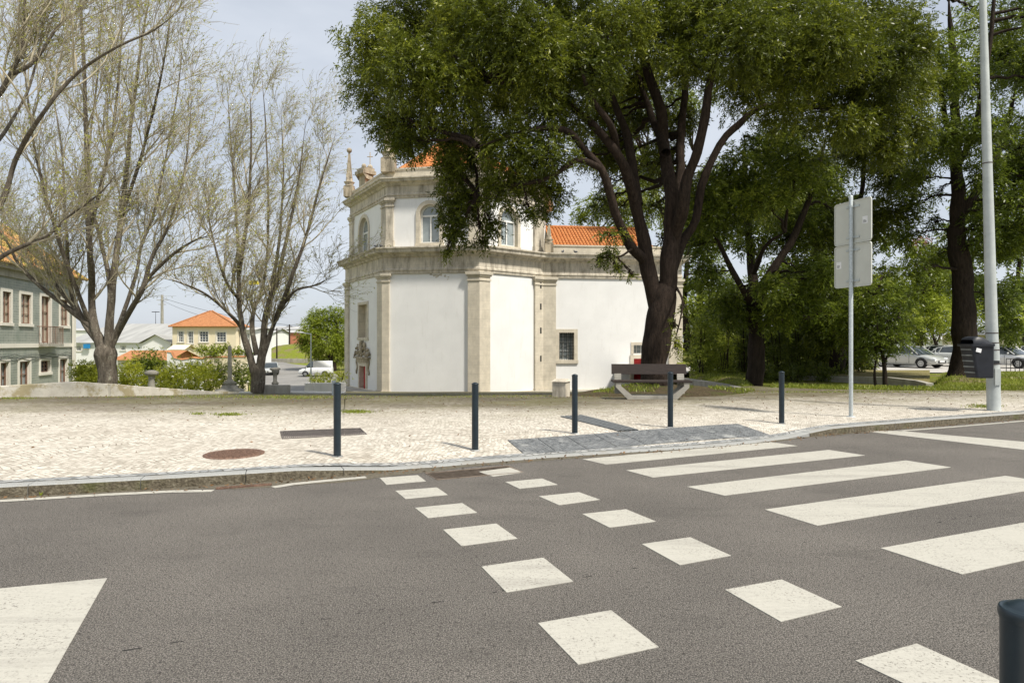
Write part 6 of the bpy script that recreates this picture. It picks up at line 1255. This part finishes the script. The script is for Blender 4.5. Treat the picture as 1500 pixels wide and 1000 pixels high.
# ------------------------------------------------------------------ vehicles
def loft(m, st, mi=0, sm=True, cap=True):
    k = len(st[0]); vs = [v for s in st for v in s]; m.add(vs, [(i * k + j, (i + 1) * k + j, (i + 1) * k + j + 1, i * k + j + 1) for i in range(len(st) - 1) for j in range(k - 1)], mi, sm)
    if cap: m.add(vs, [tuple(range(k)), tuple(range((len(st) - 1) * k, len(st) * k))], mi)
def car(loc, rz, label, paint, L=4.3, W=1.78, Hh=1.47, van=False, group='parked cars'):
    o = empty('parked_van' if van else 'parked_car', loc, label, 'van' if van else 'car', group, rz); h = L / 2; w = W / 2
    def part(m, nm, mat, par=None, bevel=0): x = m.build(nm, mat, None, origin=(0, 0, 0), bevel=bevel); x.parent = par or o; return x
    if van: X = [(-h, .45, 1.0, .90), (-h + .05, .30, 1.1, .97), (-h + .9, .28, 1.12, 1), (h - 1.3, .28, 1.1, 1), (h - .55, .28, .98, .98), (h - .12, .30, .82, .93), (h, .42, .66, .86)]
    else: X = [(-h, .42, .78, .84), (-h + .08, .30, .92, .92), (-h + .5, .24, .98, .98), (-h + 1.3, .2, .96, 1), (0.1, .2, .93, 1), (h - 1.25, .2, .90, 1), (h - .6, .22, .80, .97), (h - .18, .26, .66, .90), (h, .36, .54, .78)]
    st = []
    for x, zb, zt_, kw in X:
        a = w * kw; zm = zb + (zt_ - zb) * .55; half = [(0, zb), (a * .88, zb), (a * .97, zb + .08), (a, zm), (a * .985, zt_ - .07), (a * .92, zt_), (0, zt_ + .025)]
        st.append([(x, y, z) for y, z in half] + [(x, -y, z) for y, z in reversed(half[:-1])])
    m = MB(); loft(m, st); body = part(m, 'body', paint)
    # cabin: painted roof and pillars over a glass house
    if van: C_ = [(-h + .05, 1.08, 1.0), (-h + .10, Hh, .93), (h - 1.75, Hh, .93), (h - 1.45, Hh - .03, .92), (h - .62, 1.0, .95)]
    else: C_ = [(-h + .10, .92, .86), (-h + .40, Hh - .25, .76), (-h + 1.0, Hh - .06, .75), (-.2, Hh, .76), (.35, Hh - .05, .76), (.75, Hh - .24, .79), (h - .92, .88, .88)]
    def cab(C_, sc_=1, lo=.0):
        s2 = []
        for x, z, kw in C_:
            bw = w * .93; tw_ = w * kw; zb = .88 if not van else 1.05; zb = min(zb, z - .01)
            s2.append([(x, bw * sc_, zb), (x, (bw + (tw_ - bw) * .9) * sc_, max(zb, z - .05)), (x, tw_ * .9 * sc_, z), (x, -tw_ * .9 * sc_, z), (x, -(bw + (tw_ - bw) * .9) * sc_, max(zb, z - .05)), (x, -bw * sc_, zb)])
        return s2
    if van:
        m = MB(); loft(m, cab(C_[:3] + [(h - 1.75, Hh, .93)])); part(m, 'cargo_body', paint)
        m = MB(); loft(m, cab(C_[2:], .995)); part(m, 'windscreen', M['carglass'])
        m = MB(); loft(m, cab([(h - 1.76, Hh + .004, .935), (h - 1.42, Hh - .02, .925)], 1.0)[:2]); 
    else:
        m = MB(); loft(m, cab(C_), 0, True); part(m, 'window_glass', M['carglass'])
        m = MB(); rf = [(x, z + .006, kw) for x, z, kw in C_[1:5]]
        s2 = []
        for x, z, kw in rf: tw_ = w * kw; s2.append([(x, tw_ * 1.03, z - .07), (x, tw_ * .97, z - .015), (x, tw_ * .8, z + .008), (x, -tw_ * .8, z + .008), (x, -tw_ * .97, z - .015), (x, -tw_ * 1.03, z - .07)])
        loft(m, s2)
        for sy in (-1, 1):
            for (xa, za, ka), (xb, zb) in (((.42, Hh - .06, .77), (h - 1.05, .91)), ((-.25, Hh - .03, .79), (-.2, .9)), ((-h + .75, Hh - .12, .77), (-h + .2, .93)), ((-h + .95, Hh - .07, .78), (-h + .72, .95)), ((-h + .6, Hh - .16, .78), (-h + .5, .95))):
                m.bar((xa, sy * w * ka * 1.02, za), (xb, sy * w * .94, zb), .035, 6)
        part(m, 'roof', paint)
    wx = (h - .82, -h + .78); r = .315
    for x in wx:
        for sy in (-1, 1):
            m = MB(); m.bar((x, sy * (w - .21), r), (x, sy * (w + .004), r), r, 24); wh = part(m, 'wheel', M['tyre'])
            m = MB(); m.bar((x, sy * (w - .02), r), (x, sy * (w + .010), r), r * .63, 16)
            rim = part(m, 'rim', M['rim'], wh)
            m = MB()
            for k in range(5): a = k * 2 * PI / 5; m.bar((x + math.cos(a + .62) * r * .4, sy * (w + .006), r + math.sin(a + .62) * r * .4), (x + math.cos(a + .62) * r * .42, sy * (w + .013), r + math.sin(a + .62) * r * .42), .045, 8)
            part(m, 'rim_hole', M['plastic'], wh)
            m = MB(); pts = [(x + math.cos(t_) * (r + .045), sy * (w - .015), r + math.sin(t_) * (r + .045)) for t_ in np.linspace(0, PI, 13)]; m.tube(pts, [.035] * 13, 5); part(m, 'wheel_arch', M['plastic'])
    for sy in (-1, 1):
        m = MB(); z = .62 if not van else .72; blob(m, (h - .20, sy * w * .70, z), .22, .15, .075, 10); part(m, 'headlight', M['lens'])
        m = MB(); blob(m, (-h + .1, sy * w * .80, .84), .07, .10, .08, 8); part(m, 'tail_light', M['redlens'])
        m = MB(); blob(m, (h - 1.35 if not van else h - .95, sy * (w + .09), .98 if not van else 1.12), .06, .1, .07, 8); part(m, 'wing_mirror', paint)
        m = MB(); m.box(-.25, -.07, sy * (w + .0) - .012, sy * w + .012, .77, .795); part(m, 'door_handle', paint)
        m = MB()
        for xx in (.55, -.35): m.box(xx - .006, xx + .006, sy * w - .01, sy * w + .003, .32, .86)
        part(m, 'door_gap', M['plastic'])
    m = MB(); m.box(h - .06, h + .006, -.42, .42, .34, .50); part(m, 'grille', M['plastic']); m = MB(); m.box(h + .006, h + .014, -.26, .26, .40, .50); part(m, 'number_plate', M['plate']); return o
zr_ = -.146
def cpos(px, d, z): c = P(px, 0, d); return (c[0], c[1], z)
car(cpos(1332, 43.4, zr_), -1.13, 'silver hatchback parked just left of the black tree trunk, nose to the right', M['silver2'])
car(cpos(1411, 45.3, zr_), -.62, 'silver hatchback half hidden by the black tree trunk', M['silver'])
car(cpos(1468, 43.0, zr_), -1.1, 'white car parked right of the lamp post', M['carwhite'])
car(cpos(1290, 48.5, zr_), -.80, 'grey car glimpsed through the small two stemmed tree', M['silver2'])
car(cpos(1392, 51.5, zr_), -.80, 'white car in the row behind, only its roof showing between the two silver hatchbacks', M['carwhite'])
car(cpos(1530, 50, zr_), -.9, 'silver car at the right edge in the row behind', M['silver'])
car(cpos(1236, 52, zr_), -.8, 'white car in shade behind the sign post', M['carwhite'])
g_ = lambda x, y: float(hg(x, y)) + .125
def cp2(px, d): x = P(px, 0, d)[0]; return (x, d, g_(x, d))
car(cp2(397.5, 83), -1.25, 'silver car facing the camera on the street left of the stone urn', M['silver'], 4.3, 1.8, 1.55, group='cars on the street below')
car(cp2(396.5, 122), -1.2, 'white car further up the street behind the silver one', M['carwhite'], group='cars on the street below')
car(cp2(418, 190), -1.3, 'dark blue car at the far end of the street', M['carblue'], group='cars on the street below')
car(cp2(463, 80), PI + .12, 'white panel van parked across the street beside the light green tree', M['vanwhite'], 3.95, 1.7, 1.9, van=True, group=None)

# railing hoops right of the lamp post
o = empty('street_railing', P(1480, 545, 37), 'low dark railing of upright bars in front of the white car', 'railing'); m = MB()
for i in range(9): c = P(1474 + i * 6.5, 0, 36.4); m.bar((c[0], c[1], -.2), (c[0], c[1], .62), .018, 6)
m.build('uprights', M['iron'], o); m = MB(); a, b = P(1474, 0, 36.4), P(1526, 0, 36.4); m.bar((a[0], a[1], .62), (b[0], b[1], .62), .022, 6); m.build('top_rail', M['iron'], o)

# ------------------------------------------------------------------ poles, wires and the crane on the skyline
def pole(name, label, px, d, py0, py1, r, arms=(), cat='pole', mat='concrete'):
    b = P(px, py0, d); t_ = P(px, py1, d); o = empty(name, b, label, cat); m = MB(); m.tube([b, t_], [r, r * .65], 8); m.build('shaft', M[mat], o)
    for w_, z in arms: m = MB(); m.bar((t_[0] - w_, t_[1], t_[2] - z), (t_[0] + w_, t_[1], t_[2] - z), .07, 5); m.build('crossarm', M[mat], o)
    return o
pole('power_pole', 'tall concrete power pole with crossarms on the skyline right of the left bare tree', 237.5, 150, 512, 432, .42, ((1.3, 1.2), (.9, 2.2)))
pole('utility_pole', 'dark wooden utility pole left of the street mound', 405.5, 112, 532, 480, .16, ((.5, .4),), mat='bark_dark')
pole('utility_pole', 'dark wooden utility pole in front of the orange brick building', 424, 135, 517, 475, .22, ((.6, .4),), mat='bark_dark')
pole('aerial', 'thin rooftop aerial mast on the skyline right of the left bare tree', 228, 118, 476, 456, .05, ((.7, .1),), mat='iron', cat='aerial')
o = pole('street_light', 'thin grey street light with a short arm beside the white van', 455.5, 60, 562, 488, .075, mat='galv', cat='street light'); a = P(455.5, 489, 60); b = P(441, 487, 60)
m = MB(); m.tube([a, ((a[0] + b[0]) / 2, 60, a[2] + .05), b], [.04, .035, .03], 6); m.build('arm', M['galv'], o); m = MB(); blob(m, b, .3, .12, .07, 8); m.build('lamp_head', M['lamp'], o)
def wire(label, a, b, sag, r=.035):
    m = MB(); a, b = Vector(a), Vector(b); pts = [a.lerp(b, i / 16) - Vector((0, 0, sag * 4 * (i / 16) * (1 - i / 16))) for i in range(17)]; m.tube(pts, [r] * 17, 4); tag(m.build('overhead_wire', M['iron']), label, 'wire', 'overhead wires')
wire('upper overhead wire from the power pole to the church side of the street', P(237.5, 436, 150), P(424, 476, 135), .8); wire('lower overhead wire from the power pole to the dark pole by the brick building', P(237.5, 440, 150), P(405, 482, 112), 1.2)
wire('wire between the two dark wooden poles over the street', P(405, 481, 112), P(424, 477, 135), .2, .03); wire('wire from the dark pole toward the church', P(424, 476, 135), P(540, 440, 90), .8, .03); wire('wire above the wire that runs toward the church', P(405, 481, 112), P(520, 452, 80), .5, .03)
o = empty('tower_crane', P(358, 500, 260), 'distant tower crane whose long jib and yellow counterweight show between the bare trees', 'crane'); m = MB(); c = P(358, 500, 260)
for sx in (-.7, .7):
    for sy in (-.7, .7): m.bar((c[0] + sx, 260 + sy, -1), (c[0] + sx, 260 + sy, 26.5), .12, 4)
for i in range(14): m.bar((c[0] - .7, 259.3, -1 + i * 1.9), (c[0] + .7, 259.3, .9 + i * 1.9), .08, 4)
m.build('mast', M['far_grey'], o); m = MB(); a, b = P(150, 404, 260), P(386, 413.5, 260)
m.bar(a, b, .12, 4); a2, b2 = (a[0], 260, a[2] + 1.1), (b[0], 260, b[2] + 1.1); m.bar(a2, (c[0], 260, a2[2] - 1), .1, 4)
for i in range(40): f = i / 40; g2 = (i + 1) / 40; m.bar(tuple(Vector(a).lerp(Vector((c[0], 260, 26)), f)), tuple(Vector(a2).lerp(Vector((c[0], 260, 27)), g2)), .05, 4)
m.build('jib', M['far_grey'], o); m = MB(); p_ = P(372, 413.5, 260); m.box(p_[0] - 1.7, p_[0] + 1.7, 259, 261, p_[2] - .9, p_[2] + .5); m.build('counterweight', M['yellow'], o)
m = MB(); p_ = P(127, 507, 103.6); m.box(p_[0] - .5, p_[0] + .5, 103.5, 103.7, p_[2] - .35, p_[2] + .35); tag(m.build('blue_board', M['blue'], bevel=.02), 'small blue board on the white warehouse left of the bare tree trunk', 'board')
